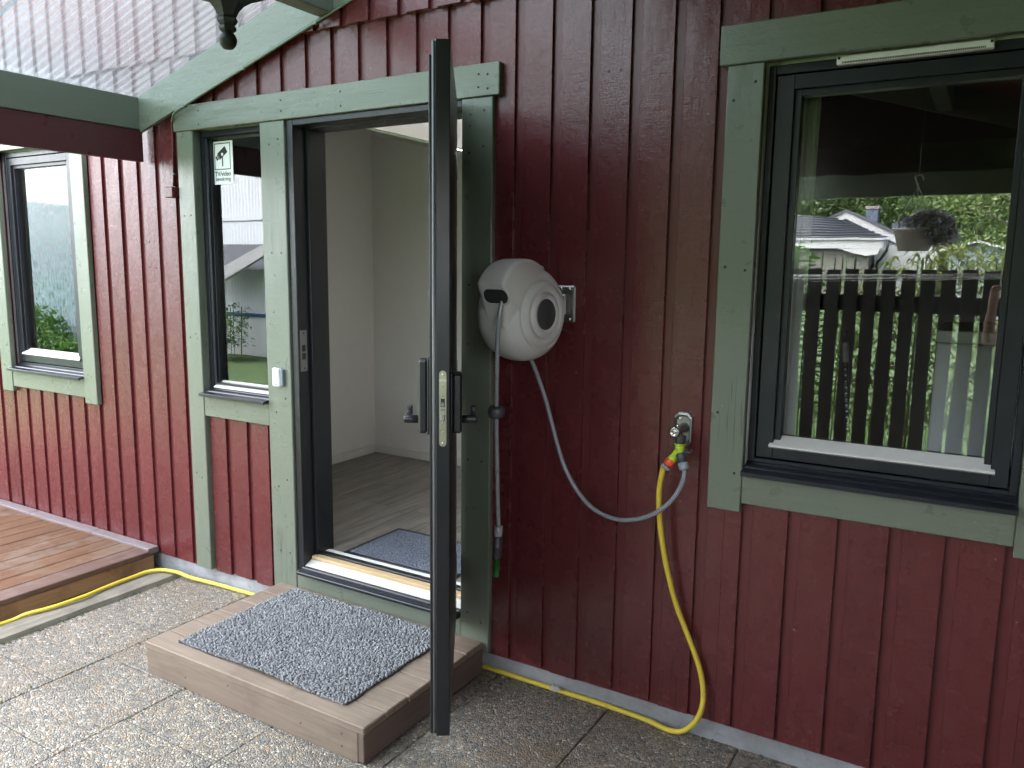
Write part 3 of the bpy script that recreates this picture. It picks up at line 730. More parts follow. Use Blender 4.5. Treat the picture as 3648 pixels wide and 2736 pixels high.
# cable run and junction box in the corner under the porch
cd = thing('cable', 'red painted cable running down to a small junction box at the porch corner', 'cable', (-1.9, 0, 2.2))
cpts = [(-.55, -.030, 2.757), (-.856, -.030, 2.665), (-1.30, -.030, 2.532), (-1.72, -.030, 2.407), (-1.80, -.024, 2.380), (-1.845, -.006, 2.35), (-1.868, .012, 2.30), (-1.874, .013, 2.2), (-1.880, .013, 2.045)]
MB().tube(spline(cpts[:6], 6), .0055, 8).build('conduit', M['green_dark'], cd)
MB().tube(spline(cpts[5:], 6), .0055, 8).build('conduit', M['red'], cd)
jb = MB(); jb.box(-1.905, -1.848, -.022, .024, 1.988, 2.040, .003); jb.build('junction_box', M['red'], cd)
cl = MB()
for p in cpts[1:4]: cl.box(p[0]-.01, p[0]+.01, -.037, -.022, p[2]-.008, p[2]+.008, .002)
cl.box(-1.895, -1.865, .006, .02, 2.10, 2.108, .001); cl.build('clip', M['green_dark'], cd)

# ------------------------------------------------------------------ porch
porch = thing('porch', 'open porch roof of green beams with clear corrugated sheets over the entrance', 'porch', (0, -1.6, 0))
S_ = .2995; zlow = lambda x: 2.397+S_*(x+1.801)             # underside of the left rafters
RX = .20; RZ = zlow(RX); YF = -3.2
zr = lambda x: RZ-.2995*(x-RX)                                # right slope underside
EXR = 2.48
def beam(pts, y0, y1, mat, name): return MB().prism(pts, y0, y1).build(name, mat, porch)
RH = .172
for y0, y1 in ((-.02, -.0015), (YF+.012, YF+.057)):
    beam([(-2.078, zlow(-2.078)), (RX, zlow(RX)), (RX, zlow(RX)+RH), (-2.078, zlow(-2.078)+RH)], y0, y1, M['green_x'], 'rafter')
    beam([(RX+.001, zlow(RX)), (EXR, zr(EXR)), (EXR, zr(EXR)+RH), (RX+.001, zlow(RX)+RH)], y0, y1, M['green_x'], 'rafter')
MB().box(-2.125, -2.0785, YF, -.0005, 2.326, 2.482, .003).build('eave_beam', M['green_y'], porch)
MB().box(EXR+.001, EXR+.046, YF, -.021, 2.326, 2.482, .003).build('eave_beam', M['green_y'], porch)
MB().box(-2.122, -2.086, YF, -.0, 2.172, 2.3255, .003).build('eave_fascia', M['red_y'], porch)
MB().box(EXR+.004, EXR+.04, YF, -.0, 2.172, 2.3255, .003).build('eave_fascia', M['red_y'], porch)
MB().box(-.853, -.765, YF+.06, -.0215, 2.69, zlow(-.853)+RH-.004, .003).build('purlin', M['green_y'], porch)
MB().box(1.25, 1.338, YF+.06, -.0215, zr(1.25)-.002, zr(1.338)+RH-.02, .003).build('purlin', M['green_y'], porch)
MB().box(RX-.045, RX+.045, YF+.06, -.0215, RZ-.02, RZ+RH-.03, .003).build('ridge_beam', M['green_y'], porch)
# corrugated clear sheets, left slope
def sheet(y0, y1, lift):
    n = int((y0-y1)/.0052); ys = np.linspace(y0, y1, n)
    zz = .0027*np.sin((ys)*2*PI/.042)
    xs = np.array([-2.30, -1.1, RX+.02]); V = []
    for x in xs:
        for y, z in zip(ys, zz): V.append((x, y, zlow(x)+RH+.012+lift+z))
    V = np.array(V); F = []
    for a in range(len(xs)-1):
        for i in range(n-1): F.append((a*n+i, a*n+i+1, (a+1)*n+i+1, (a+1)*n+i))
    return arrays('roof_sheet', V, np.array(F), M['poly'], porch, True)
ys_ = [-.003, -.86, -1.72, -2.58, -3.42]
for i in range(4): sheet(ys_[i]+(.03 if i else 0), ys_[i+1], .003*(i % 2))
# right slope: boarded, opaque
for i in range(24):
    y1 = -.004-.14*i; y0 = y1-.137
    MB().prism([(RX+.0, zr(RX)+RH+.002), (EXR+.25, zr(EXR+.25)+RH+.002), (EXR+.25, zr(EXR+.25)+RH+.02), (RX+.0, zr(RX)+RH+.02)], y0, y1).build('ceiling_board', M['ceiling'], porch)
MB().prism([(RX-.02, zr(RX)+RH+.021), (EXR+.28, zr(EXR+.28)+RH+.021), (EXR+.28, zr(EXR+.28)+RH+.03), (RX-.02, zr(RX)+RH+.035)], -3.45, -.003).build('roofing', M['tile'], porch)
# front gable: tie beam, boards, posts
MB().box(-2.125, EXR+.046, YF-.045, YF-.0005, 2.165, 2.315, .003).build('tie_beam', M['green_x'], porch)
nb = 33
for i in range(nb):
    x0 = -2.12+(EXR+2.16)*i/nb; x1 = x0+(EXR+2.16)/nb-.0004
    zt0 = min(zlow(x0), zr(x0))+RH; zt1 = min(zlow(x1), zr(x1))+RH
    MB().prism([(x0, 2.3155), (x1, 2.3155), (x1, zt1), (x0, zt0)], YF-.03, YF-.008).build('gable_plank', M['gable'], porch)
for x in (-2.125, EXR-.05): MB().box(x, x+.095, YF-.10, YF-.0455, -.02, 2.482, .004).build('post', M['green_z'], porch)

for i in range(12):
    MB().box(EXR+.02, EXR+.042, -.01-.1515*i-.148, -.01-.1515*i, .08, 2.171, .002).build('side_board', M['red'], porch)  # unseen side boarding, added to keep light off the right wall
# lantern hanging from the ridge
LX, LY = .20, -1.375
lt = thing('lantern', 'dark green hanging lantern with a round finial, under the porch ridge', 'lantern', (LX, LY, 2.15))
LMx = Matrix.Translation((LX, LY, 2.128))
MB().lathe([(0, 0), (.010, .001), (.0165, .008), (.0195, .018), (.0165, .029), (.010, .035)], LMx, 24).build('finial', M['lantern'], lt)
MB().lathe([(.012, .034), (.0185, .040), (.0185, .046), (.0155, .049), (.021, .056), (.022, .062), (.019, .066), (.026, .080), (.036, .092), (.056, .104), (.075, .110), (.092, .118), (.098, .128)], LMx, 6, smooth=False).build('bowl', M['lantern'], lt)
MB().lathe([(.104, .128), (.112, .133), (.112, .142), (.098, .146), (.0, .146)], LMx, 6, smooth=False).build('base_plate', M['lantern'], lt)
cg = MB()
for i in range(6):
    a = PI*i/3; p0 = LMx @ Vector((.088*math.cos(a), .088*math.sin(a), .146)); p1 = LMx @ Vector((.11*math.cos(a), .11*math.sin(a), .40)); cg.tube([p0, p1], .005, 6)
cg.build('cage', M['lantern'], lt)
gl = MB().lathe([(.084, .147), (.105, .398)], LMx, 6, smooth=False); gl.build('lantern_glass', M['glass'], lt)
MB().lathe([(.13, .40), (.135, .406), (.09, .46), (.04, .50), (.02, .52), (.02, .54), (0, .545)], LMx, 6, smooth=False).build('cap', M['lantern'], lt)
ch = MB()
z = 2.128+.54
while z < RZ-.03:
    ch.tube([(LX+.008*math.cos(a), LY, z+.014+.016*math.sin(a)) for a in np.linspace(0, 2*PI, 9)], .002, 5, False); z += .026
ch.build('chain', M['lantern'], lt)

# ------------------------------------------------------------------ step, mats, deck
st = thing('doorstep', 'low brown wooden doorstep in front of the open door', 'step', (-.61, -.36, 0))
sx0, sx1, sz = -1.197, -.023, .139
yj = [-.735, -.615, -.493, -.371, -.248, -.122, .002]
for i in range(6):
    MB().box(sx0+random.uniform(-.003, .003), sx1+random.uniform(-.003, .003), yj[i]+.0018, yj[i+1]-.0018, sz-.028, sz+random.uniform(-.001, .001), .004).build('step_board', M['step'], st)
MB().box(sx0+.006, sx1-.030, yj[0]+.004, yj[0]+.032, .0, sz-.029, .003).build('front_board', M['step'], st)
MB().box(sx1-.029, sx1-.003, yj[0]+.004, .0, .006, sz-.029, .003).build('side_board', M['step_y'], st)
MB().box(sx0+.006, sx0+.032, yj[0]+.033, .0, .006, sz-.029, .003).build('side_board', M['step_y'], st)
MB().box(sx0+.034, sx1-.031, yj[0]+.034, -.01, .05, sz-.030, 0).build('dark_underfill', M['deckdark'], st)  # solid dark fill added so the gaps between boards look shaded
nl = MB()
for x, z in ((-.32, .062), (-.125, .04), (-.125, .085), (-.95, .05), (-.70, .09)): nl.lathe([(.004, 0), (.004, .0006), (0, .0006)], axisM((x, yj[0]+.0045, z), (0, -1, 0)), 8)
nl.build('nail', M['slot'], st)

mt = thing('doormat', 'grey blue looped doormat on the wooden doorstep', 'doormat', (-.61, -.34, sz))
mx0, mx1, my0, my1 = -1.065, -.168, -.672, -.035
def edgez(x, y):                                              # slightly lifted front edge
    t = max(0, min(1, (-.60-y)/.07)); s = math.exp(-((x+.60)/.16)**2)
    return .010*t*s+.0015*math.sin(x*9)*math.cos(y*7)
nx, ny = 60, 40; Vm, Fm = [], []
for j in range(ny+1):
    for i in range(nx+1):
        x = mx0+(mx1-mx0)*i/nx+.004*math.sin(j*.5); y = my0+(my1-my0)*j/ny+.003*math.sin(i*.35)+.012*(i/nx)
        Vm.append((x, y, sz+.007+edgez(x, y)))
nvm = len(Vm)
Vm += [(x, y, z-.0055) for x, y, z in Vm]
for j in range(ny):
    for i in range(nx):
        a = j*(nx+1)+i; Fm.append((a, a+1, a+nx+2, a+nx+1)); Fm.append((a+nvm, a+nvm+nx+1, a+nvm+nx+2, a+nvm+1))
for i in range(nx):
    Fm.append((i, i+nvm, i+1+nvm, i+1)); a = ny*(nx+1)+i; Fm.append((a, a+1, a+1+nvm, a+nvm))
for j in range(ny):
    a = j*(nx+1); b = a+nx+1; Fm.append((a, b, b+nvm, a+nvm)); a += nx; b += nx; Fm.append((a, a+nvm, b+nvm, b))
arrays('backing', np.array(Vm), np.array(Fm), M['matback'], mt)
# loops of the pile: rows of small bent tufts
def pile(x0, x1, y0, y1, dx, dy, zfun, h, r, jit):
    gx, gy = np.meshgrid(np.arange(x0, x1, dx), np.arange(y0, y1, dy)); gx = gx.ravel(); gy = gy.ravel(); n = len(gx)
    gx = gx+rng.uniform(-jit, jit, n)*dx+np.where((np.arange(n)//len(np.arange(x0, x1, dx))) % 2, dx/2, 0); gy = gy+rng.uniform(-jit, jit, n)*dy
    gz = np.array([zfun(a, b) for a, b in zip(gx, gy)])
    ang = rng.uniform(-.5, .5, n)+.5; hh = h*rng.uniform(.75, 1.25, n); rr = r*rng.uniform(.8, 1.2, n)
    tmpl = []
    for k, (zz, rad) in enumerate(((0, .8), (.5, 1.0), (.85, .75))):
        for j in range(5): tmpl.append((rad*math.cos(2*PI*j/5)*1.5, rad*math.sin(2*PI*j/5)*.8, zz))
    tmpl.append((0, 0, 1.0)); T = np.array(tmpl)
    fs = []
    for k in range(2):
        for j in range(5): a, b = k*5+j, k*5+(j+1) % 5; fs += [(a, b, b+5), (a, b+5, a+5)]
    for j in range(5): fs.append((10+j, 10+(j+1) % 5, 15))
    F0 = np.array(fs)
    ca, sa = np.cos(ang), np.sin(ang); lx = rng.uniform(-.5, .5, n); ly = rng.uniform(-.6, .2, n)
    X = gx[:, None]+rr[:, None]*(T[None, :, 0]*ca[:, None]-T[None, :, 1]*sa[:, None])+lx[:, None]*hh[:, None]*T[None, :, 2]
    Y = gy[:, None]+rr[:, None]*(T[None, :, 0]*sa[:, None]+T[None, :, 1]*ca[:, None])+ly[:, None]*hh[:, None]*T[None, :, 2]
    Z = gz[:, None]+hh[:, None]*T[None, :, 2]
    V = np.stack([X, Y, Z], -1).reshape(-1, 3); F = (F0[None]+(np.arange(n)*len(T))[:, None, None]).reshape(-1, 3)
    return V, F
V, F = pile(mx0+.004, mx1-.004, my0+.004, my1-.004, .0112, .0098, lambda x, y: sz+.006+edgez(x, y), .0115, .0041, .16)
arrays('pile', V, F, M['matpile'], mt, True, kind='stuff')
cr = MB()
for x, y in ((-.42, -.36), (-.55, -.46), (-.50, -.50), (-.33, -.30), (-.66, -.58), (-.80, -.33), (-.28, -.55)):
    for k in range(4):
        a = random.uniform(0, 2*PI); p = Vector((x+random.uniform(-.012, .012), y+random.uniform(-.012, .012), sz+.0185+edgez(x, y)))
        L_ = random.uniform(.003, .009); d_ = Vector((math.cos(a), math.sin(a), .15))*L_; w_ = Vector((-math.sin(a), math.cos(a), 0))*.0016
        cr.add([tuple(p-d_-w_), tuple(p-d_+w_), tuple(p+d_+w_), tuple(p+d_-w_)], [(0, 1, 2, 3)])
cr.build('crumbs', M['dryleaf'], mt, kind='stuff')
ms = MB()
for k in range(420):
    if k < 190: x, y = random.gauss(-1.215, .012), random.uniform(-.62, -.02)
    elif k < 260: x, y = random.choice((-1.458, -.962, .52))+random.gauss(0, .006), random.uniform(-1.5, -.1)
    elif k < 330: x, y = random.uniform(-1.9, 1.2), random.gauss(.028, .008)
    else: x, y = random.gauss(-1.945, .012), random.uniform(-1.0, -.05)
    a = random.uniform(0, PI); h_ = random.uniform(.004, .016)*(1.5 if k < 190 else 1)
    dx_, dy_ = .004*math.cos(a), .004*math.sin(a)
    ms.add([(x-dx_, y-dy_, 0), (x+dx_, y+dy_, 0), (x+random.gauss(0, .006), y+random.gauss(0, .006), h_)], [(0, 1, 2)])
tag(ms.build('moss', M['grass'], kind='stuff'), 'thin moss and weeds in the paving joints and along the step')
lt_ = MB()
for k in range(90):
    if k < 60: x, y = random.uniform(-.1, 1.3), random.gauss(.0, .03)
    else: x, y = random.uniform(-1.9, 1.0), random.uniform(-1.5, -.1)
    if -1.22 < x < .0 and y > -.76: continue
    a = random.uniform(0, 2*PI); L_ = random.uniform(.004, .016); p = Vector((x, min(y, .04), random.uniform(.002, .006)))
    d_ = Vector((math.cos(a), math.sin(a), random.uniform(-.1, .3)))*L_; w_ = Vector((-math.sin(a), math.cos(a), .3))*L_*random.uniform(.15, .5)
    lt_.add([tuple(p-d_), tuple(p+w_), tuple(p+d_), tuple(p-w_*.7)], [(0, 1, 2, 3)])
tag(lt_.build('leaf_litter', M['bark'], kind='stuff'), 'small bits of leaf and bark scattered over the paving')
# inner mat
im = thing('inner_mat', 'blue grey ribbed mat with black rim inside the doorway', 'mat', (-.6, .4, zf))
MB().box(-.955, -.30, .178, .605, zf+.0005, zf+.006, .003).build('rubber_rim', M['black'], im)
V, F = pile(-.93, -.32, .20, .585, .0075, .0105, lambda x, y: zf+.004, .0055, .0036, .12)
arrays('pile', V, F, M['inmat'], im, True, kind='stuff')

dk = thing('deck', 'reddish brown wooden deck along the left wall', 'deck', (-3.5, -1, 0))
zd = .11
for i in range(32):
    x1 = -2.163-.1278*i; x0 = x1-.1238
    MB().box(x0, x1, -3.1, -.036, zd-.026, zd+random.uniform(-.001, .001), .004).build('deck_board', M['deckdark'] if i == 0 else M['deck'], dk)
for a, b in ((-2.17, -2.70), (-2.703, -3.35), (-3.353, -4.4)):
    MB().box(b, a, -.042, .022, zd-.02, zd+.014+random.uniform(-.001, .001), .003).build('edge_strip', M['strip'], dk)
MB().box(-2.192, -2.168, -3.1, -.012, .004, zd-.0265, .003).build('deck_fascia', M['deckface'], dk)
MB().box(-6.2, -2.25, -3.08, -.04, .0, .05, .003).build('dark_underfill', M['deckdark'], dk)
op = thing('plank', 'old grey weathered plank lying along the edge of the deck', 'plank', (-2.03, -1.2, 0))
pk = MB(); pts = []
nseg = 24
for i in range(nseg+1):
    y = -.0-2.9*i/nseg; w = .006*math.sin(i*1.1)+.004*math.sin(i*2.7)
    pts.append([(-2.092+w*.4, y, -.02), (-2.095+w*.3, y, .020+w*.3), (-2.03, y, .026+w*.4), (-1.972+w, y, .018+w*.3), (-1.957+w, y, -.02)])
for i in range(nseg):
    for k in range(4): pk.add([pts[i][k], pts[i][k+1], pts[i+1][k+1], pts[i+1][k]], [(0, 1, 2, 3)])
pk.build('weathered_board', M['plank'], op)
MB().box(-2.160, -2.097, -3.0, .02, -.02, .004, .003).build('lower_board', M['plank'], op)

# ------------------------------------------------------------------ yellow hose, reel, tap
yh = thing('garden_hose', 'yellow garden hose hanging from the tap and running along the wall base', 'hose', (0, 0, 0))
ypts = [(.745, -.062, 1.010), (.737, -.055, .985), (.727, -.05, .931), (.725, -.045, .864), (.732, -.04, .782), (.746, -.03, .685), (.767, -.02, .588), (.793, -.008, .493), (.824, .0, .416), (.858, .002, .340), (.886, .0, .271), (.903, -.008, .199), (.902, -.02, .139), (.880, -.022, .085), (.835, -.015, .035), (.775, .0, .013), (.705, .018, .012), (.62, .026, .012), (.53, .030, .012), (.44, .032, .012), (.32, .031, .012), (.19, .032, .012), (.07, .033, .012), (-.05, .034, .012), (-.6, .036, .012), (-1.25, .033, .012), (-1.437, .024, .012), (-1.671, .012, .013), (-1.852, -.019, .024), (-1.949, -.027, .034), (-2.033, -.059, .040), (-2.078, -.116, .040), (-2.085, -.193, .036), (-2.083, -.28, .036), (-2.075, -.372, .036), (-2.060, -.466, .037), (-2.060, -.544, .037), (-2.065, -.609, .036), (-2.082, -.675, .034), (-2.106, -.731, .030), (-2.125, -.79, .016), (-2.14, -.90, .014)]
MB().tube(spline(ypts, 6), .0098, 12).build('hose_pipe', M['yellow'], yh)

rl = thing('hose_reel', 'light grey wall mounted hose reel with a dark round hub', 'hose reel', (.25, 0, 1.5))
RC = Vector((.247, -.187, 1.512)); RR, RWd = .168, .112
nt = 120
RROT = Matrix.Translation(RC) @ Matrix.Rotation(math.radians(-9), 4, 'Z') @ Matrix.Translation(-RC)
HXC = .030
def hood(th):
    d = (math.degrees(th)+180) % 360-180
    if d < -14 or d > 104: return 0, 1
    if d <= 28:
        t_ = max(0, (d+14)/42); return .1676/math.cos(math.radians(d+16.5)), .028+.046*t_**.55
    return RR+(.232-RR)*max(0, math.cos(PI*(d-28)/(2*70)))**1.35*.985+RR*.0, .074*(1-.38*((d-28)/76)**2)
prof_ = []
for r in list(np.linspace(0, .128, 64)): prof_.append((r, 1))
aa = math.asin
for k in range(1, 61):
    t_ = k/60; r = .128+(RR-.128)*math.sin(t_*PI/2); prof_.append((r, 1))
xof = lambda r: RWd*max(0, 1-(r/RR)**3.6)**(1/2.3)
def relief(r):
    g_ = lambda c, w: math.exp(-((r-c)/w)**2)
    return .0035*g_(.064, .006)-.0075*g_(.079, .005)+.004*g_(.097, .009)-.008*g_(.1165, .0045)-.004*(r < .0545)
side = [(r, xof(r)+relief(r)) for r, _ in prof_]
full = [(r, x) for r, x in side]+[(r, -x) for r, x in side[-2::-1]]
V, F = [], []
for r0, x in full:
    for j in range(nt):
        th = 2*PI*j/nt; r = r0
        if r0 > .126:
            R_, w_ = hood(th)
            q_ = abs((x-HXC)/w_)
            if R_ > 0 and q_ < 1: r = max(r0, R_*(1-q_**9)**(1/4))
        V.append(tuple(RROT @ Vector((RC.x+x, RC.y-r*math.cos(th), RC.z+r*math.sin(th)))))
for i in range(len(full)-1):
    for j in range(nt): a, b = i*nt+j, i*nt+(j+1) % nt; F.append((a, a+nt, b+nt, b))
ro = arrays('reel_housing', np.array(V), np.array(F), M['reel'], rl, True)
for sg_ in (1, -1): MB().lathe([(.053, -.02), (.053, -.001), (.050, .002), (0, .003)], RROT @ axisM((RC.x+sg_*(RWd-.003), RC.y, RC.z), (sg_, 0, 0)), 40).build('hub_cap', M['reeldark'], rl)
# mouth of the reel: flat dark plate painted as its inner shade, with a rim, set in the flat front of the hood
an = math.radians(-16.5); mdir2 = RROT.to_3x3() @ Vector((0, -math.cos(an), math.sin(an)))
mc = RROT @ (RC+Vector((HXC+.020, -.1955, .064)))
fx = RROT.to_3x3() @ Vector((1, 0, 0)); fz = fx.cross(mdir2).normalized()
if fz.z < 0: fz = -fz
def stadium(hw_, hh_, n=10):
    out = []
    for i in range(n+1): a = -PI/2+PI*i/n; out.append((hw_-hh_+hh_*math.cos(a), hh_*math.sin(a)))
    for i in range(n+1): a = PI/2+PI*i/n; out.append((-hw_+hh_+hh_*math.cos(a), hh_*math.sin(a)))
    return out
pp = lambda a, off: tuple(mc+fx*a[0]+fz*a[1]+mdir2*off)
A1, A2, A3 = stadium(.061, .032), stadium(.0555, .0270), stadium(.052, .0235); k = len(A1)
mo = MB(); mo.add([pp(a, -.001) for a in A1]+[pp(a, .0035) for a in A2]+[pp(a, .001) for a in A3], [(i, (i+1) % k, (i+1) % k+k, i+k) for i in range(k)]+[(i+k, (i+1) % k+k, (i+1) % k+2*k, i+2*k) for i in range(k)], None, 0, True)
mo.build('mouth_rim', M['reel'], rl)
MB().add([pp(a, .0015) for a in A3], [tuple(range(k))]).build('dark_mouth_plate', M['slot'], rl)
hx = .215
hang = [(.217, -.345, 1.588), (.214, -.372, 1.578), (.208, -.392, 1.548), (.198, -.392, 1.50), (.188, -.372, 1.44), (.178, -.335, 1.36), (.170, -.30, 1.27), (.163, -.275, 1.158), (.158, -.262, 1.04), (.155, -.253, .935), (.155, -.245, .83), (.160, -.235, .722)]
HY = -.245
ray_ = lambda p, y: CP+(Vector(p)-CP)*((y-CP.y)/(Vector(p).y-CP.y))
base = [(.130, -.105, 1.565), (.13, -.133, 1.532), (.13, -.151, 1.466), (.13, -.159, 1.366), (.13, -.16, 1.247), (.13, -.161, 1.144), (.13, -.156, 1.022), (.13, -.151, .915), (.13, -.145, .807), (.13, -.137, .696)]
yy = [-.375, -.385, -.392, -.382, -.36, -.335, -.315, -.30, -.29, -.285]
hp = [ray_(p, y) for p, y in zip(base, yy)]
hp = [Vector((hp[0].x+.004, -.352, hp[0].z+.006))]+hp
hp0_ = hp[1]
gd = MB(); gd.lathe([(.0095, -.010), (.0125, .0), (.0125, .008), (.0095, .012)], axisM(tuple(hp0_), (-.1, -.75, -.6)), 16); gd.build('hose_guide', M['midgrey'], rl)
MB().tube(spline(hp, 6), .0078, 12).build('reel_hose', M['greyhose'], rl)
stp = ray_((.13, -.161, 1.144), -.335)
MB().lathe([(.010, -.021), (.024, -.019), (.029, -.010), (.030, .0), (.029, .010), (.024, .019), (.010, .021)], Matrix.Translation(stp), 20).build('hose_stop', M['reeldark'], rl)
e0 = hp[-1]; e1 = ray_((.13, -.153, .509), -.285); ed = (e1-e0)
ax = axisM(e0+ed*.0, ed); Lc = ed.length
MB().lathe([(.009, -.008), (.0150, -.006), (.0155, .026), (.014, .030)], ax, 20).build('hose_nut', M['midgrey'], rl)
MB().lathe([(.0150, .030), (.0160, .034), (.0158, .066), (.0172, .068), (.0172, .072), (.0160, .075), (.0162, .105), (.0135, .115)], ax, 20).build('quick_coupling', M['reeldark'], rl)
MB().lathe([(.0112, .114), (.0112, Lc*.6), (.0100, Lc), (.006, Lc)], ax, 18).build('nozzle', M['green_plastic'], rl)
bp = MB(); bp.box(.235, .354, .012, .0245, 1.472, 1.606, .008); brk = bp.build('wall_bracket', M['steel'], rl)
bb = MB(); bb.box(.255, .337, -.03, .0125, 1.50, 1.575, .006); bb.tube([(.295, -.018, 1.49), (.295, -.018, 1.59)], .012, 12); bb.build('bracket_arm', M['steel'], brk)
bs = MB()
for x in (.335, .300):
    for z in (1.594, 1.485): bs.lathe([(.0065, 0), (.006, .004), (0, .0055)], axisM((x, .012, z), (0, -1, 0)), 12)
bs.build('bracket_bolt', M['chrome'], brk)
MB().tube(spline([(.30, -.01, 1.452), (.32, -.012, 1.447), (.345, -.02, 1.441), (.365, -.028, 1.436)], 4), .0016, 6).build('wire_pin', M['steel'], rl)
# feed hose from the reel to the tap
gpts = [(.236, -.145, 1.372), (.237, -.09, 1.330), (.272, -.066, 1.221), (.303, -.06, 1.121), (.335, -.06, 1.021), (.369, -.06, .939), (.42, -.06, .865), (.471, -.06, .819), (.527, -.062, .796), (.59, -.066, .790), (.651, -.072, .804), (.71, -.078, .831), (.758, -.080, .869), (.792, -.078, .911), (.815, -.072, .963), (.819, -.065, 1.005)]
MB().tube(spline(gpts, 6), .0082, 12).build('feed_hose', M['greyhose'], rl)

tp = thing('water_tap', 'steel outdoor water tap on an angular wall plate', 'tap', (.78, 0, 1.12))
tpl = MB(); cx_, cz_ = .779, 1.125; hw, hh, cc = .031, .059, .015
def octo(s, y): return [(cx_+a*s, y, cz_+b*(hh*s+0)/hh*1.0) for a, b in ((-hw, -hh+cc), (-hw+cc, -hh), (hw-cc, -hh), (hw, -hh+cc), (hw, hh-cc), (hw-cc, hh), (-hw+cc, hh), (-hw, hh-cc))]
o1 = octo(1, .0245); o2 = octo(1, .012); o3 = octo(.86, .010); o4 = octo(.74, .018)
tpl.add(o1+o2+o3+o4, [(i+8*k, (i+1) % 8+8*k, (i+1) % 8+8*(k+1), i+8*(k+1)) for k in range(3) for i in range(8)]+[tuple(range(24, 32))])
tpo = tpl.build('wall_plate', M['steel'], tp)
MB().lathe([(.006, 0), (.0055, .003), (.003, .0032), (0, .0022)], axisM((.767, .0175, 1.162), (0, -1, 0)), 14).build('plate_screw', M['chrome'], tp)
MB().box(.762, .797, .012, .019, 1.139, 1.144, .002).build('plate_ridge', M['steel'], tp)
vb = MB(); vb.lathe([(.017, 0), (.017, .006), (.0135, .008), (.0125, .085), (.0135, .088)], axisM((.784, .019, 1.131), (0, -1, .02)), 20); vb.build('valve_body', M['steel'], tp)
kb = MB(); kb.lathe([(.012, 0), (.016, .003), (.0165, .016), (.015, .019), (.012, .0195), (.011, .017), (.004, .017), (.0035, .021), (0, .021)], axisM((.7835, -.068, 1.133), (0, -1, 0)), 24); kb.build('tap_knob', M['chrome'], tp)
MB().box(.780, .788, -.06, -.045, 1.142, 1.152, .002).build('lock_stub', M['chrome'], tp)
spx, spy = .7915, -.045
MB().lathe([(.010, 1.085), (.010, 1.130)], Matrix.Translation((spx, spy, 0)), 16).build('spout', M['chrome'], tp)
ys = thing('hose_splitter', 'lime green and orange two-way hose splitter under the tap', 'splitter', (spx, spy, 1.05))
rb_ = MB(); rb_.lathe([(.0165, 1.088), (.0185, 1.090), (.0185, 1.113), (.0165, 1.115)], Matrix.Translation((spx, spy, 0)), 28)
for i in range(14):
    a = 2*PI*i/14; rb_.box(-.0015, .0015, .0178, .0198, 1.091, 1.112, 0, Matrix.Translation((spx, spy, 0)) @ Matrix.Rotation(a, 4, 'Z'))
rb_.build('swivel_collar', M['reeldark'], ys)
MB().lathe([(.0, 1.084), (.0195, 1.084), (.0195, 1.0885), (0, 1.0885)], Matrix.Translation((spx, spy, 0)), 28).build('collar_ring', M['lime'], ys)
jc = Vector((spx, spy, 1.066))
yend = Vector((.748, -.062, 1.000)); gend = Vector((.8185, -.066, 1.000))
dY = (yend-jc); dG = (gend-jc)
yb_ = MB(); yb_.lathe([(.0165, .018), (.0165, .0), (.014, -.012), (0, -.014)], Matrix.Translation(jc), 20)
yb_.lathe([(.0135, .0), (.0135, dY.length*.40), (.0152, dY.length*.42), (.0152, dY.length*.58)], axisM(jc, dY), 20)
yb_.lathe([(.0135, .0), (.0135, dG.length*.30)], axisM(jc, dG), 20)
yb_.build('splitter_body', M['lime'], ys)
MB().lathe([(.0165, dY.length*.56), (.0172, dY.length*.60), (.0172, dY.length*.80), (.015, dY.length*.83)], axisM(jc, dY), 20).build('orange_coupling', M['orange'], ys)
MB().lathe([(.0155, dY.length*.82), (.0155, dY.length*.88)], axisM(jc, dY), 20).build('coupling_ring', M['reeldark'], ys)
MB().lathe([(.0170, dY.length*.88), (.0170, dY.length*.99), (.012, dY.length*1.04)], axisM(jc, dY), 20).build('hose_nut', M['midgrey'], ys)
MB().lathe([(.0165, dG.length*.18), (.0178, dG.length*.24), (.0170, dG.length*.62)], axisM(jc, dG), 20).build('dark_coupling', M['reeldark'], ys)
MB().lathe([(.0175, dG.length*.62), (.0178, dG.length*.80), (.0160, dG.length*.93), (.010, dG.length*.96)], axisM(jc, dG), 20).build('hose_nut', M['midgrey'], ys)
MB().tube([(.806, -.05, 1.062), (.826, -.040, 1.058), (.832, -.036, 1.070)], .0045, 8).build('shutoff_lever', M['reeldark'], ys)

# dry leaf caught on the hose
lf = MB(); c = Vector((.303, .022, .026)); pl_ = []
for i, (a, r) in enumerate(((0, .030), (.5, .014), (.9, .026), (1.5, .012), (2.1, .028), (2.8, .014), (3.4, .030), (4.2, .013), (4.9, .024), (5.6, .014))):
    pl_.append(tuple(c+Vector((r*math.cos(a), r*.5*math.sin(a)-.006, .6*r*math.sin(a)+.004*math.sin(3*a)))))
lf.add([tuple(c+Vector((0, -.008, .006)))]+pl_, [(0, i+1, (i+1) % 10+1) for i in range(10)])
tag(lf.build('dry_leaf', M['dryleaf']), 'pale dry leaf lying on the yellow hose by the wall', 'leaf')

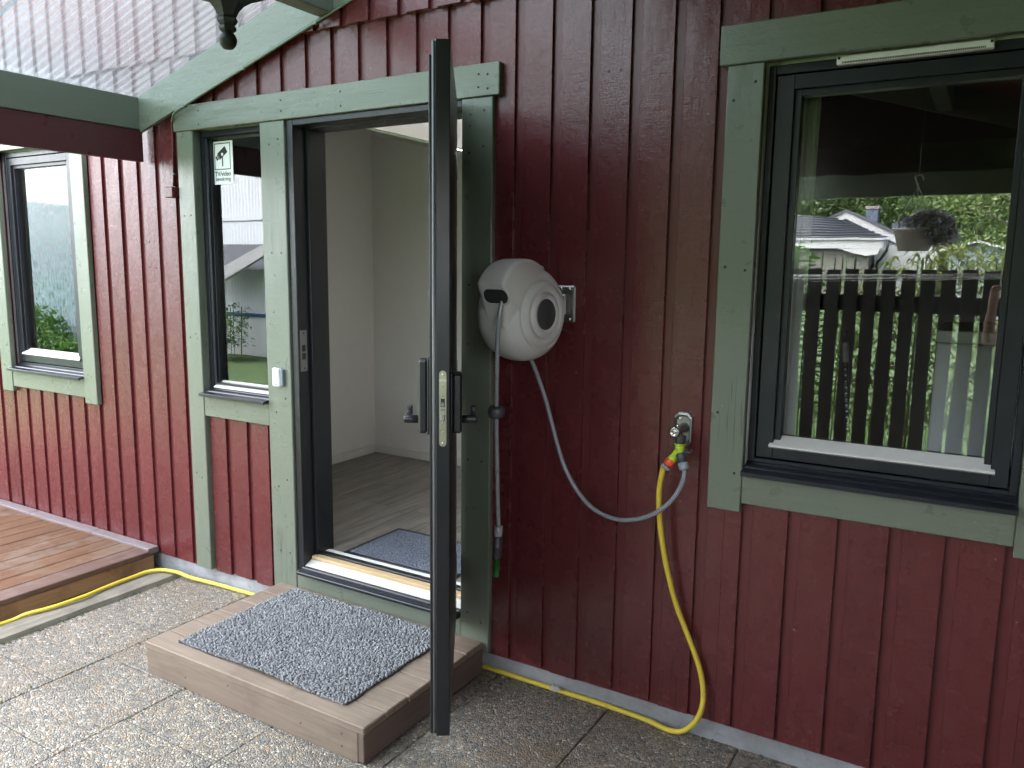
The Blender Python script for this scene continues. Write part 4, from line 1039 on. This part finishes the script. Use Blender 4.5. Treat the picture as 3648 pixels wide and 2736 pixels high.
# ------------------------------------------------------------------ seen through the big window
ct = MB()
n = 28; top = []; bot = []
for i in range(n+1):
    t = i/n; top.append((1.03+.098*t, .215+.010*math.sin(t*17), 2.30)); bot.append((1.03+.083*t, .215+.010*math.sin(t*17), .95))
ct.add(top+bot, [(i, i+1, i+n+2, i+n+1) for i in range(n)], None, 0, True)
tag(ct.build('curtain', M['curtain']), 'pale curtain hanging inside the left edge of the large window', 'curtain')
cb = thing('cabinet', 'pale grey cabinet standing inside the large window', 'cabinet', (1.78, .7, .25))
MB().box(1.508, 2.07, .40, .95, .25, 1.438, .004).build('carcass', M['cabinet'], cb)
MB().box(1.505, 2.073, .397, .953, 1.4405, 1.481, .004).build('lid', M['cabinet'], cb)
cu_ = thing('crutch', 'grey crutch leaning inside the large window', 'crutch', (1.28, .2, .9))
a0, a1 = Vector((1.243, .235, 1.475)), Vector((1.288, .235, 1.02))
P_ = lambda t: a0+(a1-a0)*t
MB().tube([P_(0), P_(.08)], .0125, 10).build('handle_grip', M['black'], cu_)
MB().tube([P_(.08), P_(.23)], .0105, 10).build('upper_tube', M['midgrey'], cu_)
MB().tube([P_(.23), P_(1)], .0085, 10).build('lower_tube', M['reeldark'], cu_)
hl_ = MB()
for i in range(13):
    t = .28+.044*i
    hl_.lathe([(.0035, 0), (.0035, .001), (0, .001)], axisM(P_(t)+Vector((0, -.0083, 0)), (0, -1, 0)), 8)
hl_.build('adjustment_hole', M['white'], cu_)

# ------------------------------------------------------------------ garden behind the camera (mirrored in the windows)
fn = thing('fence', 'dark brown picket fence across the front of the porch', 'fence', (1.1, YF, 0))
pk_me = MB().box(-.0435, .0435, -.011, .011, .06, 1.68, .003).mesh('picket', M['fence'])
x = -.27
while x < EXR-.06:
    o = link('picket', pk_me, fn); o.location = (x, YF-.02, random.uniform(-.004, .004)); o.matrix_parent_inverse = Matrix.Translation(-fn.location); x += .1195
MB().box(-.33, EXR-.052, YF-.075, YF-.0325, 1.39, 1.505, .003).build('rail', M['fence'], fn)
MB().box(-.33, EXR-.052, YF-.075, YF-.0325, .30, .42, .003).build('rail', M['fence'], fn)
MB().box(-.42, -.325, YF-.09, YF, -.02, 1.72, .004).build('fence_post', M['fence'], fn)
y = -1.95
while y > YF+.05:
    o = link('picket', pk_me, fn); o.location = (EXR+.08, y, random.uniform(-.004, .004)); o.rotation_euler = (0, 0, PI/2); o.matrix_parent_inverse = Matrix.Translation(-fn.location); y -= .1195  # unseen side run, added to let in only part of the light
MB().box(EXR+.093, EXR+.13, YF, -1.85, 1.39, 1.505, .003).build('rail', M['fence'], fn)
MB().box(EXR+.093, EXR+.13, YF, -1.85, .30, .42, .003).build('rail', M['fence'], fn)

hbk = thing('hanging_basket', 'white hanging pot of purple flowers under the porch tie beam', 'flower pot', (1.18, -3.0, 1.8))
HX, HYb = 1.182, -3.0; zb_ = lambda z: 1.675+(z-1.675)*1.0745
MB().tube(spline([(HX+.037, HYb, zb_(2.205)), (HX+.032, HYb, zb_(2.225)), (HX+.013, HYb, zb_(2.236)), (HX-.008, HYb, zb_(2.222)), (HX, HYb, zb_(2.196)), (HX+.012, HYb, zb_(2.17))], 5), .0055, 8).build('hook', M['pot'], hbk)
hs = MB()
for a in (PI*.95, PI*.1, -PI*.55): hs.tube([(HX+.01, HYb, zb_(2.172)), (HX+.012+.128*math.cos(a), HYb+.128*math.sin(a), zb_(1.925))], .003, 6)
hs.tube([(HX+.01, HYb, zb_(2.235)), (HX+.01, HYb, 2.70)], .0015, 5)
hs.build('hanger', M['pot'], hbk)
MB().lathe([(.090, zb_(1.79)), (.126, zb_(1.905)), (.139, zb_(1.908)), (.139, zb_(1.925)), (.126, zb_(1.925))], Matrix.Translation((HX+.012, HYb, 0)), 28).build('pot', M['pot'], hbk)
def cards(centers, size, up=None, asp=1.0):
    n = len(centers)
    a = rng.normal(size=(n, 3)); a /= np.linalg.norm(a, axis=1)[:, None]
    b = rng.normal(size=(n, 3)); b -= (a*b).sum(1)[:, None]*a; b /= np.linalg.norm(b, axis=1)[:, None]
    s = size*rng.uniform(.6, 1.3, n)[:, None]
    V = np.stack([centers-a*s, centers+b*s*asp*.5, centers+a*s, centers-b*s*asp*.5], 1).reshape(-1, 3)
    return V, np.arange(4*n).reshape(n, 4)
n = 1500; t = rng.normal(size=(n, 3)); t /= np.linalg.norm(t, axis=1)[:, None]; r = rng.uniform(.3, 1, n)**.4
Cc = np.array([HX+.095, HYb, zb_(1.935)])+t*r[:, None]*np.array([.150, .13, .092]); Cc[:, 2] -= .35*np.maximum(0, Cc[:, 0]-HX-.05)*rng.uniform(0, 1, n)
V, F = cards(Cc, .016, asp=.8); arrays('foliage', V, F, M['bamboo'], hbk, kind='stuff')
Cc2 = Cc[:560]+t[:560]*.022
V, F = cards(Cc2, .017, asp=1.6); arrays('flower_mass', V, F, M['petal'], hbk, kind='stuff')

cls = thing('clothesline', 'five pale cords of a clothesline strung under the porch', 'clothesline', (1.1, -3.12, 1.63))
for i, (zl, zr_) in enumerate(((1.637, 1.663), (1.630, 1.655), (1.617, 1.647), (1.612, 1.641), (1.596, 1.634))):
    pts = []
    for k in range(13):
        tt = k/12; xx = -.4+2.85*tt
        zz = zl+(zr_-zl)*((xx-.512)/(1.67-.512)); pts.append((xx, -3.12-.008*i, 1.675+(zz-1.675)*1.0768))
    MB().tube(pts, .0030, 5).build('cord', M['pot'], cls)

# neighbour house far behind (mirrored)
nh = thing('neighbour_house', 'white and grey bungalow with dark roofs and a chimney beyond the fence', 'house', (-4, -40, 0))
ssc = (40+2.77)/14.77
def H(x, z): return (1.655+(x-1.655)*ssc, 1.675+(z-1.675)*ssc)
ya = -40
ap, le, re = H(-.621, 2.62), H(-.858, 2.52), H(.188, 2.205)
m = MB(); sl_ = (ap[1]-re[1])/(re[0]-ap[0]); lx = ap[0]-(re[0]-ap[0])
m.prism([(lx, re[1]), (ap[0], ap[1]), (re[0], re[1]), (re[0], .0), (lx, .0)], ya-9, ya-.3); m.build('wall', M['greywall'], nh)
bgm = MB(); t_ = .22
for k in range(22):
    xx = lx+(re[0]-lx)*(k+.5)/22; zt = ap[1]-sl_*abs(xx-ap[0])-.05; bgm.box(xx-.04, xx+.04, ya-.3, ya-.27, .0, zt, 0)
bgm.build('wall_batten', M['greywall'], nh, kind='stuff')
for sgn, ex in ((1, re[0]+.25), (-1, lx-.25)):
    ez = ap[1]-sl_*abs(ex-ap[0])
    MB().prism([(ap[0], ap[1]-t_), (ex, ez-t_), (ex, ez+.12), (ap[0], ap[1]+.12)], ya-.26, ya-.12).build('barge_board', M['whitetrim'], nh)
    MB().prism([(ap[0], ap[1]+.13), (ex, ez+.13), (ex, ez+.25), (ap[0], ap[1]+.25)], ya-9.2, ya-.05).build('roof', M['tile'], nh)
c0_, c1_ = H(-.40, 2.79), H(-.20, 2.45)
MB().box(c0_[0], c1_[0], ya-3, ya-2.2, 3.2, c0_[1]-.15, .01).build('chimney', M['chimney'], nh)
MB().box(c0_[0]-.06, c1_[0]+.06, ya-3.06, ya-2.14, c0_[1]-.15, c0_[1]+.02, .02).build('chimney_cap', M['strip'], nh)
c2_, c3_ = H(.0, 2.50), H(.11, 2.40)
MB().box(c2_[0], c3_[0], ya-3.5, ya-3, 2.5, c2_[1], .01).build('flue', M['chimney'], nh)
# front carport wing with the white fascia
cpz = 1.675+(2.19-1.675)*ssc*.93; xL, xR = H(-1.9, 0)[0], H(.10, 0)[0]
fy = -37.5
MB().box(xL, xR, fy-.1, fy, cpz-.40, cpz, .01).build('fascia', M['whitetrim'], nh)
MB().box(xL, xR+.3, fy-.02, fy+.1, cpz-.02, cpz+.10, .02).build('gutter', M['housewall'], nh)
for x0 in (xR-1.0,): MB().prism([(x0-.9, cpz-.39), (x0+.9, cpz-.39), (x0+.8, cpz-.66), (x0+.3, cpz-.74), (x0-.25, cpz-.60)], fy-.08, fy-.01).build('fascia_bracket', M['whitetrim'], nh)
MB().add([(xL, fy-.05, cpz+.05), (xR+.3, fy-.05, cpz+.05), (re[0]-2.8, ya+.0, cpz+1.15), (xL, ya-.5, cpz+1.5)], [(0, 1, 2, 3)]).build('roof', M['tile'], nh)
tl_ = MB()
for i in range(9):
    q = (i+.5)/9
    tl_.tube([(xL, fy-.05-2.5*q, cpz+.08+1.45*q), (xR+.3-(xR+.3-re[0]+2.8)*q, fy-.05-2.4*q, cpz+.08+1.10*q)], .045, 5)
tl_.build('roof_tile_course', M['tile'], nh, kind='stuff')
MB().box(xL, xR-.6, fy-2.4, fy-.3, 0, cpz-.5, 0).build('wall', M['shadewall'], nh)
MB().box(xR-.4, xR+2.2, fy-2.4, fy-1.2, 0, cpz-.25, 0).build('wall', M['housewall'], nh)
MB().tube(spline([(xR+.2, fy, cpz-.05), (xR+.2, fy, cpz-.5), (xR-.1, fy-.6, cpz-.9), (xR-.3, fy-1.0, cpz-1.2), (xR-.3, fy-1.0, .1)], 5), .07, 8).build('downpipe', M['black'], nh)
sh2 = thing('small_shed', 'small grey shed with a pale roof beyond the garden', 'shed', (2.4, -30, 0))
MB().prism([(.2, 0), (2.6, 0), (2.6, 2.15), (1.0, 2.65), (.2, 2.35)], -32.5, -30).build('wall', M['greywall'], sh2)
MB().prism([(1.0, 2.68), (2.9, 2.08), (2.9, 2.16), (1.0, 2.78), (-.1, 2.42), (-.1, 2.34)], -32.7, -29.8).build('roof', M['whitetrim'], sh2)

def tree(name, label, x, y, h, rx, leafmat, nleaf, group, size=.16):
    t = thing(name, label, 'tree', (x, y, 0), group)
    tr = MB(); tr.tube(spline([(x, y, -.05), (x+.1, y, h*.25), (x-.05, y+.1, h*.55), (x, y, h*.85)], 4), [.22*(1-.8*i/12)*h/8 for i in range(13)], 8)
    for i in range(6):
        a = i*1.05+x; z0 = h*(.3+.08*i); tr.tube([(x, y, z0), (x+rx*.35*math.cos(a), y+rx*.35*math.sin(a), z0+h*.12), (x+rx*.7*math.cos(a), y+rx*.7*math.sin(a), z0+h*.2)], [.07, .05, .02], 6)
    tr.build('trunk', M['bark'], t)
    nc = 46; cc = rng.normal(size=(nc, 3)); cc /= np.linalg.norm(cc, axis=1)[:, None]; cc *= rng.uniform(.35, 1, nc)[:, None]**.5
    cc = cc*np.array([rx, rx, h*.43])+np.array([x, y, h*.56])
    idx = rng.integers(0, nc, nleaf)
    P = cc[idx]+rng.normal(size=(nleaf, 3))*np.array([.24, .24, .20])*rx*.75
    P = P[P[:, 2] > .15]
    V, F = cards(P, size, asp=.9); arrays('crown', V, F, leafmat, t)
lab = ['broad dark green tree behind the neighbour house', 'tall dark tree right of the neighbour chimney', 'dark green tree at the far left behind the house', 'dark tree filling the gap behind the small shed', 'dense green tree at the back of the garden']
for i, (x, y, h, rx) in enumerate(((-12.5, -50, 9.5, 3.6), (-8, -52, 10.5, 3.8), (-3.6, -52, 10, 3.8), (.6, -50, 10, 3.6), (4.6, -50, 9.5, 3.6), (-15, -58, 12, 5), (-9, -60, 13, 5.4), (-2, -60, 13, 5.4), (5, -58, 12, 5.2))):
    tree('tree', ['leftmost tall dark tree behind the neighbour house', 'second tall dark tree from the left behind the house roof', 'tall dark tree right behind the chimney of the neighbour house', 'tall dark tree behind the small shed', 'rightmost tall dark tree at the back of the gardens', 'leftmost of the highest trees in the back row', 'second of the highest trees in the back row', 'third of the highest trees in the back row', 'rightmost of the highest trees in the back row'][i], x, y, h, rx, M['leaf'], 9000, 'trees beyond the garden', .17)
tree('tree', 'large pale green tree nearest the fence at the right', 2.9, -22, 6.6, 2.6, M['leaf2'], 15000, 'trees beyond the garden', .075)

n = 26000; P = np.stack([rng.uniform(-45, 32, n), rng.uniform(-72, -64, n), rng.uniform(0, 1, n)], 1); P[:, 2] *= 12.5+1.6*np.sin(P[:, 0]*.55)+1.1*np.sin(P[:, 0]*1.7+1)
V, F = cards(P, .42, asp=.9); arrays('far_wood', V, F, M['leaf'], None, kind='stuff', label='far leafy wood closing the view behind all the trees')
def reeds(name, label, cat, x0, x1, y0, y1, n, h0, h1, L, mat, w, droop=.6):
    t = thing(name, label, cat, ((x0+x1)/2, (y0+y1)/2, 0))
    stem = MB()
    for i in range(14):
        x, y = rng.uniform(x0, x1), rng.uniform(y0, y1); stem.tube([(x, y, -.03), (x+.03, y, h1*.95)], .006, 5)
    stem.build('stem', M['bush'], t)
    bx = rng.uniform(x0, x1, n); by = rng.uniform(y0, y1, n); bz = rng.uniform(.25, 1, n)*(h0+(h1-h0)*(.5+.5*np.sin(bx*5.1+1.0)))
    a = rng.uniform(0, 2*PI, n); l = L*rng.uniform(.6, 1.3, n)
    dx, dy = np.cos(a), np.sin(a)
    p0 = np.stack([bx, by, bz], 1); p1 = p0+np.stack([dx*l*.5, dy*l*.5, l*.22], 1); p2 = p0+np.stack([dx*l, dy*l, l*(.22-droop*.6)], 1)
    sd_ = np.stack([-dy, dx, np.zeros(n)], 1)*w
    V = np.stack([p0, p1-sd_, p2, p1+sd_], 1).reshape(-1, 3); arrays('leaves', V, np.arange(4*n).reshape(n, 4), mat, t)
reeds('bamboo', 'yellow green bamboo clump rising behind the picket fence', 'bamboo', .55, 1.75, -4.5, -3.5, 2600, 1.62, 1.86, .17, M['bamboo'], .012)
reeds('shrub', 'fresh green leafy shrub behind the left part of the picket fence', 'shrub', -.25, .5, -4.6, -3.8, 1700, 1.5, 1.92, .09, M['bush'], .022, .3)
# tall lawn grass close behind the fence
n = 9000; gx = rng.uniform(-3, 4.5, n); gy = rng.uniform(-9, -3.4, n); gh = rng.uniform(.06, .26, n); a = rng.uniform(0, 2*PI, n)
b0 = np.stack([gx, gy, np.full(n, -.03)], 1); s = np.stack([np.cos(a), np.sin(a), np.zeros(n)], 1)*.008
tip = b0+np.stack([rng.normal(0, .05, n), rng.normal(0, .05, n), gh], 1)
V = np.stack([b0-s, b0+s, tip], 1).reshape(-1, 3)
arrays('grass', V, np.arange(3*n).reshape(n, 3), M['grass'], None, kind='stuff', label='tall green grass growing behind the picket fence')

# pale corrugated outbuilding and lean-to mirrored in the narrow window
cbu = thing('outbuilding', 'tall pale corrugated outbuilding across the lawn to the left', 'building', (-10, -7.6, 0))
Vc, Fc = [], []
xs = np.arange(-13, -7.4, .02)
for j, (z0, z1) in enumerate(((-.02, 2.405), (2.42, 3.7))):
    o = len(Vc)
    for i, x in enumerate(xs):
        y = -7.3+(.014 if i % 4 < 2 else -.014)+.02*j
        Vc += [(x, y, z0), (x, y, z1)]
    for i in range(len(xs)-1): Fc.append((o+2*i, o+2*i+2, o+2*i+3, o+2*i+1))
arrays('corrugated_wall', np.array(Vc), np.array(Fc), M['corrugated'], cbu)
MB().box(-13, -7.4, -12, -7.34, -.02, 3.7, 0).build('core', M['corrugated'], cbu)
MB().box(-13, -7.4, -7.275, -7.25, .70, .76, .005).build('blue_pipe', M['blue'], cbu)
ln = thing('lean_to', 'small white gabled lean-to with dark roof at the outbuilding wall', 'shed', (-9.6, -6.8, 0))
MB().add([(-10.9, -6.55, 1.56), (-8.7, -6.55, 1.56), (-8.7, -7.25, 2.0), (-10.9, -7.25, 2.0)], [(0, 1, 2, 3)]).build('roof', M['tile'], ln)
MB().prism([(-10.9, 1.44), (-9.75, 1.44), (-9.65, 1.36), (-8.6, 1.80), (-8.6, 1.98), (-9.75, 1.56), (-10.9, 1.56)], -6.54, -6.46).build('barge_board', M['whitetrim'], ln)
MB().box(-9.74, -9.66, -6.53, -6.46, .0, 1.37, .005).build('post', M['whitetrim'], ln)
reeds('weeds', 'loose green weeds at the foot of the pale outbuilding', 'weeds', -10.3, -9.45, -6.9, -6.2, 700, .45, .95, .16, M['bush'], .016)
# woven privacy screen mirrored in the left window
ps = thing('privacy_screen', 'woven blue grey privacy screen fence beyond the deck', 'screen', (-11, -4, 0))
MB().add([(-14.0, -4.0, -.02), (-9.2, -4.0, -.02), (-9.2, -4.0, 2.40), (-14.0, -4.0, 2.80)], [(0, 1, 2, 3)]).build('woven_panel', M['screen'], ps)
pp_ = MB()
for x in (-14.0, -11.12, -9.2): pp_.box(x-.03, x+.03, -4.06, -4.005, -.02, 2.75-.083*(x+14), .004)
pp_.build('post', M['fence'], ps)
fs_ = thing('flower_bed', 'fresh green plants growing in front of the woven screen', 'plants', (-11, -3.8, 0))
n = 5200; P = np.stack([rng.uniform(-13.8, -9.4, n), rng.uniform(-3.95, -3.6, n), rng.uniform(0, 1, n)**.8], 1); P[:, 2] *= .95+.30*np.sin(P[:, 0]*1.3+4.4)+.14*np.sin(P[:, 0]*4.1)
V, F = cards(P, .05, asp=.8); arrays('leaves', V, F, M['bush'], fs_)
hd_ = thing('hedge', 'low green hedge growing behind the woven screen', 'hedge', (-12, -5.2, 0))
n = 5000; P = np.stack([rng.uniform(-17, -10.2, n), rng.uniform(-6.6, -4.6, n), rng.uniform(0, 1, n)], 1); P[:, 2] *= 1.1+.35*np.sin(P[:, 0]*2.1)
V, F = cards(P, .07, asp=.9); arrays('leaves', V, F, M['bush'], hd_)
MB().box(-17, -10.2, -6.2, -5.0, -.02, .7, .05).build('stems', M['bark'], hd_)

# ------------------------------------------------------------------ photographer (only the raised hand and forearm show in the glass)
def person():
    t = thing('person', 'person in a navy T-shirt holding up a phone behind the clothesline', 'person', (2.02, -2.95, 0))
    bm = bmesh.new(); L = bm.verts.layers.skin.new()
    def v(p, r): w = bm.verts.new(p); w[L].radius = (r, r) if not isinstance(r, tuple) else r; return w
    cx, cy = 2.03, -2.97
    pel = v((cx, cy, .98), (.15, .115)); sp1 = v((cx, cy, 1.14), (.135, .105)); ch_ = v((cx, cy, 1.34), (.16, .115)); nk = v((cx, cy+.01, 1.52), (.062, .062)); hd0 = v((cx-.01, cy+.03, 1.60), (.058, .062))
    for a, b in ((pel, sp1), (sp1, ch_), (ch_, nk), (nk, hd0)): bm.edges.new((a, b))
    hand = Vector((1.668, -2.655, 1.535))
    for sgn in (-1, 1):
        sh = v((cx+sgn*.175, cy, 1.425), .062); bm.edges.new((ch_, sh))
        if sgn < 0: el, wr = v((1.650, -2.80, 1.24), .040), v((1.660, -2.665, 1.475), .025)
        else: el, wr = v((2.27, -2.80, 1.24), .042), v((1.915, -2.70, 1.545), .029)
        bm.edges.new((sh, el)); bm.edges.new((el, wr))
        hp_, kn, an, toe = v((cx+sgn*.095, cy, .88), .088), v((cx+sgn*.105, cy+.01, .49), .056), v((cx+sgn*.11, cy-.01, .085), .040), v((cx+sgn*.125, cy+.15, .045), .036)
        for a, b in ((pel, hp_), (hp_, kn), (kn, an), (an, toe)): bm.edges.new((a, b))
        # palm and fingers rooted at the wrist
        if sgn < 0:
            pm = v((1.662, -2.650, 1.550), (.038, .024)); bm.edges.new((wr, pm))
            for i, (fx_, l) in enumerate(((.022, .9), (.008, 1.0), (-.006, .95), (-.020, .75))):
                a = v((1.668+fx_*.6, -2.628, 1.585+.004*i), .0098); b = v((1.690+fx_*.5, -2.612, 1.612-.012*i), .0090); c = v((1.712+fx_*.4, -2.622, 1.616-.014*i), .0080)
                bm.edges.new((pm, a)); bm.edges.new((a, b)); bm.edges.new((b, c))
            a = v((1.650, -2.668, 1.570), .0115); b = v((1.668, -2.690, 1.598), .0100); bm.edges.new((pm, a)); bm.edges.new((a, b))
        else:
            pm = v((1.878, -2.672, 1.585), (.033, .018)); bm.edges.new((wr, pm))
            for i in range(4):
                a = v((1.862-.004*i, -2.640, 1.625-.016*i), .0098); b = v((1.835, -2.626, 1.640-.018*i), .009); c = v((1.812, -2.634, 1.640-.018*i), .008)
                bm.edges.new((pm, a)); bm.edges.new((a, b)); bm.edges.new((b, c))
            a = v((1.868, -2.692, 1.62), .0115); b = v((1.842, -2.704, 1.645), .010); bm.edges.new((pm, a)); bm.edges.new((a, b))
    me = bpy.data.meshes.new('body'); pel[L].use_root = True; bm.to_mesh(me); bm.free()
    for m in (M['skin'], M['shirt'], M['trousers'], M['shoe']): me.materials.append(m)
    o = link('body', me, t)
    o.modifiers.new('skin', 'SKIN'); sb = o.modifiers.new('sub', 'SUBSURF'); sb.levels = sb.render_levels = 2
    bpy.context.view_layer.update()
    dg = bpy.context.evaluated_depsgraph_get(); m2 = bpy.data.meshes.new_from_object(o.evaluated_get(dg))
    o.modifiers.clear(); o.data = m2
    m2.materials.clear()
    for m in (M['skin'], M['shirt'], M['trousers'], M['shoe']): m2.materials.append(m)
    for p in m2.polygons:
        c = p.center; p.use_smooth = True
        if c.z < .10: p.material_index = 3
        elif c.z < .98 and c.y < -2.8: p.material_index = 2
        elif c.z < 1.51 and abs(c.x-cx) < .30 and c.y < -2.84 and c.z > .9: p.material_index = 1
        else: p.material_index = 0
    # head with a face
    hm = MB(); hc = Vector((cx-.01, cy+.035, 1.675)); nu, nv = 24, 18; vs, fs = [], []
    for i in range(nv+1):
        ph = PI*i/nv
        for j in range(nu):
            a = 2*PI*j/nu; x, y, z = math.sin(ph)*math.cos(a), math.sin(ph)*math.sin(a), math.cos(ph)
            w = .078*(1-.18*max(0, -z)); d = .098*(1-.10*max(0, -z)); pz = z*.118
            yy_ = y*d
            if y > 0: yy_ += .020*math.exp(-((x/.18)**2+((z+.12)/.20)**2))+.006*math.exp(-((x/.35)**2+((z+.55)/.10)**2))-.007*(math.exp(-(((abs(x)-.38)/.16)**2+((z-.10)/.12)**2)))
            vs.append((hc.x+x*w, hc.y+yy_, hc.z+pz))
    for i in range(nv):
        for j in range(nu): fs.append((i*nu+j, (i+1)*nu+j, (i+1)*nu+(j+1) % nu, i*nu+(j+1) % nu))
    hm.add(vs, fs, None, 0, True); hm.build('head', M['skin'], t)
    er = MB()
    for sgn in (-1, 1): er.lathe([(0, -.006), (.022, -.004), (.026, .002), (.012, .006), (0, .004)], axisM(hc+Vector((sgn*.076, -.005, -.005)), (sgn, .3, 0)), 14)
    er.build('ear', M['skin'], t)
    ey = MB()
    for sgn in (-1, 1): ey.lathe([(0, 0), (.008, .002), (.010, .006), (.006, .010), (0, .0115)], axisM(hc+Vector((sgn*.030, .080, .012)), (0, 1, 0)), 12)
    ey.build('eye', M['white'], t)
    hr = MB(); vs = []; fs = []
    for i in range(10):
        ph = PI*.56*i/9
        for j in range(nu):
            a = 2*PI*j/nu; k_ = ph*(.72 if math.sin(a) > .3 else 1.15)
            x, y, z = math.sin(k_)*math.cos(a), math.sin(k_)*math.sin(a), math.cos(k_)
            vs.append((hc.x+x*.087, hc.y+y*.106, hc.z+z*.128))
    for i in range(9):
        for j in range(nu): fs.append((i*nu+j, (i+1)*nu+j, (i+1)*nu+(j+1) % nu, i*nu+(j+1) % nu))
    hr.add(vs, fs, None, 0, True); hr.build('hair', M['hair'], t)
    mo_ = MB(); mo_.box(hc.x-.024, hc.x+.024, hc.y+.086, hc.y+.094, hc.z-.062, hc.z-.054, .003); mo_.build('mouth', M['skin'], t)
person()
ph_ = MB(); ph_.box(1.688, 1.845, -2.640, -2.631, 1.606, 1.684, .003)
tag(ph_.build('phone', M['phone']), 'dark phone held up sideways by the person', 'phone')
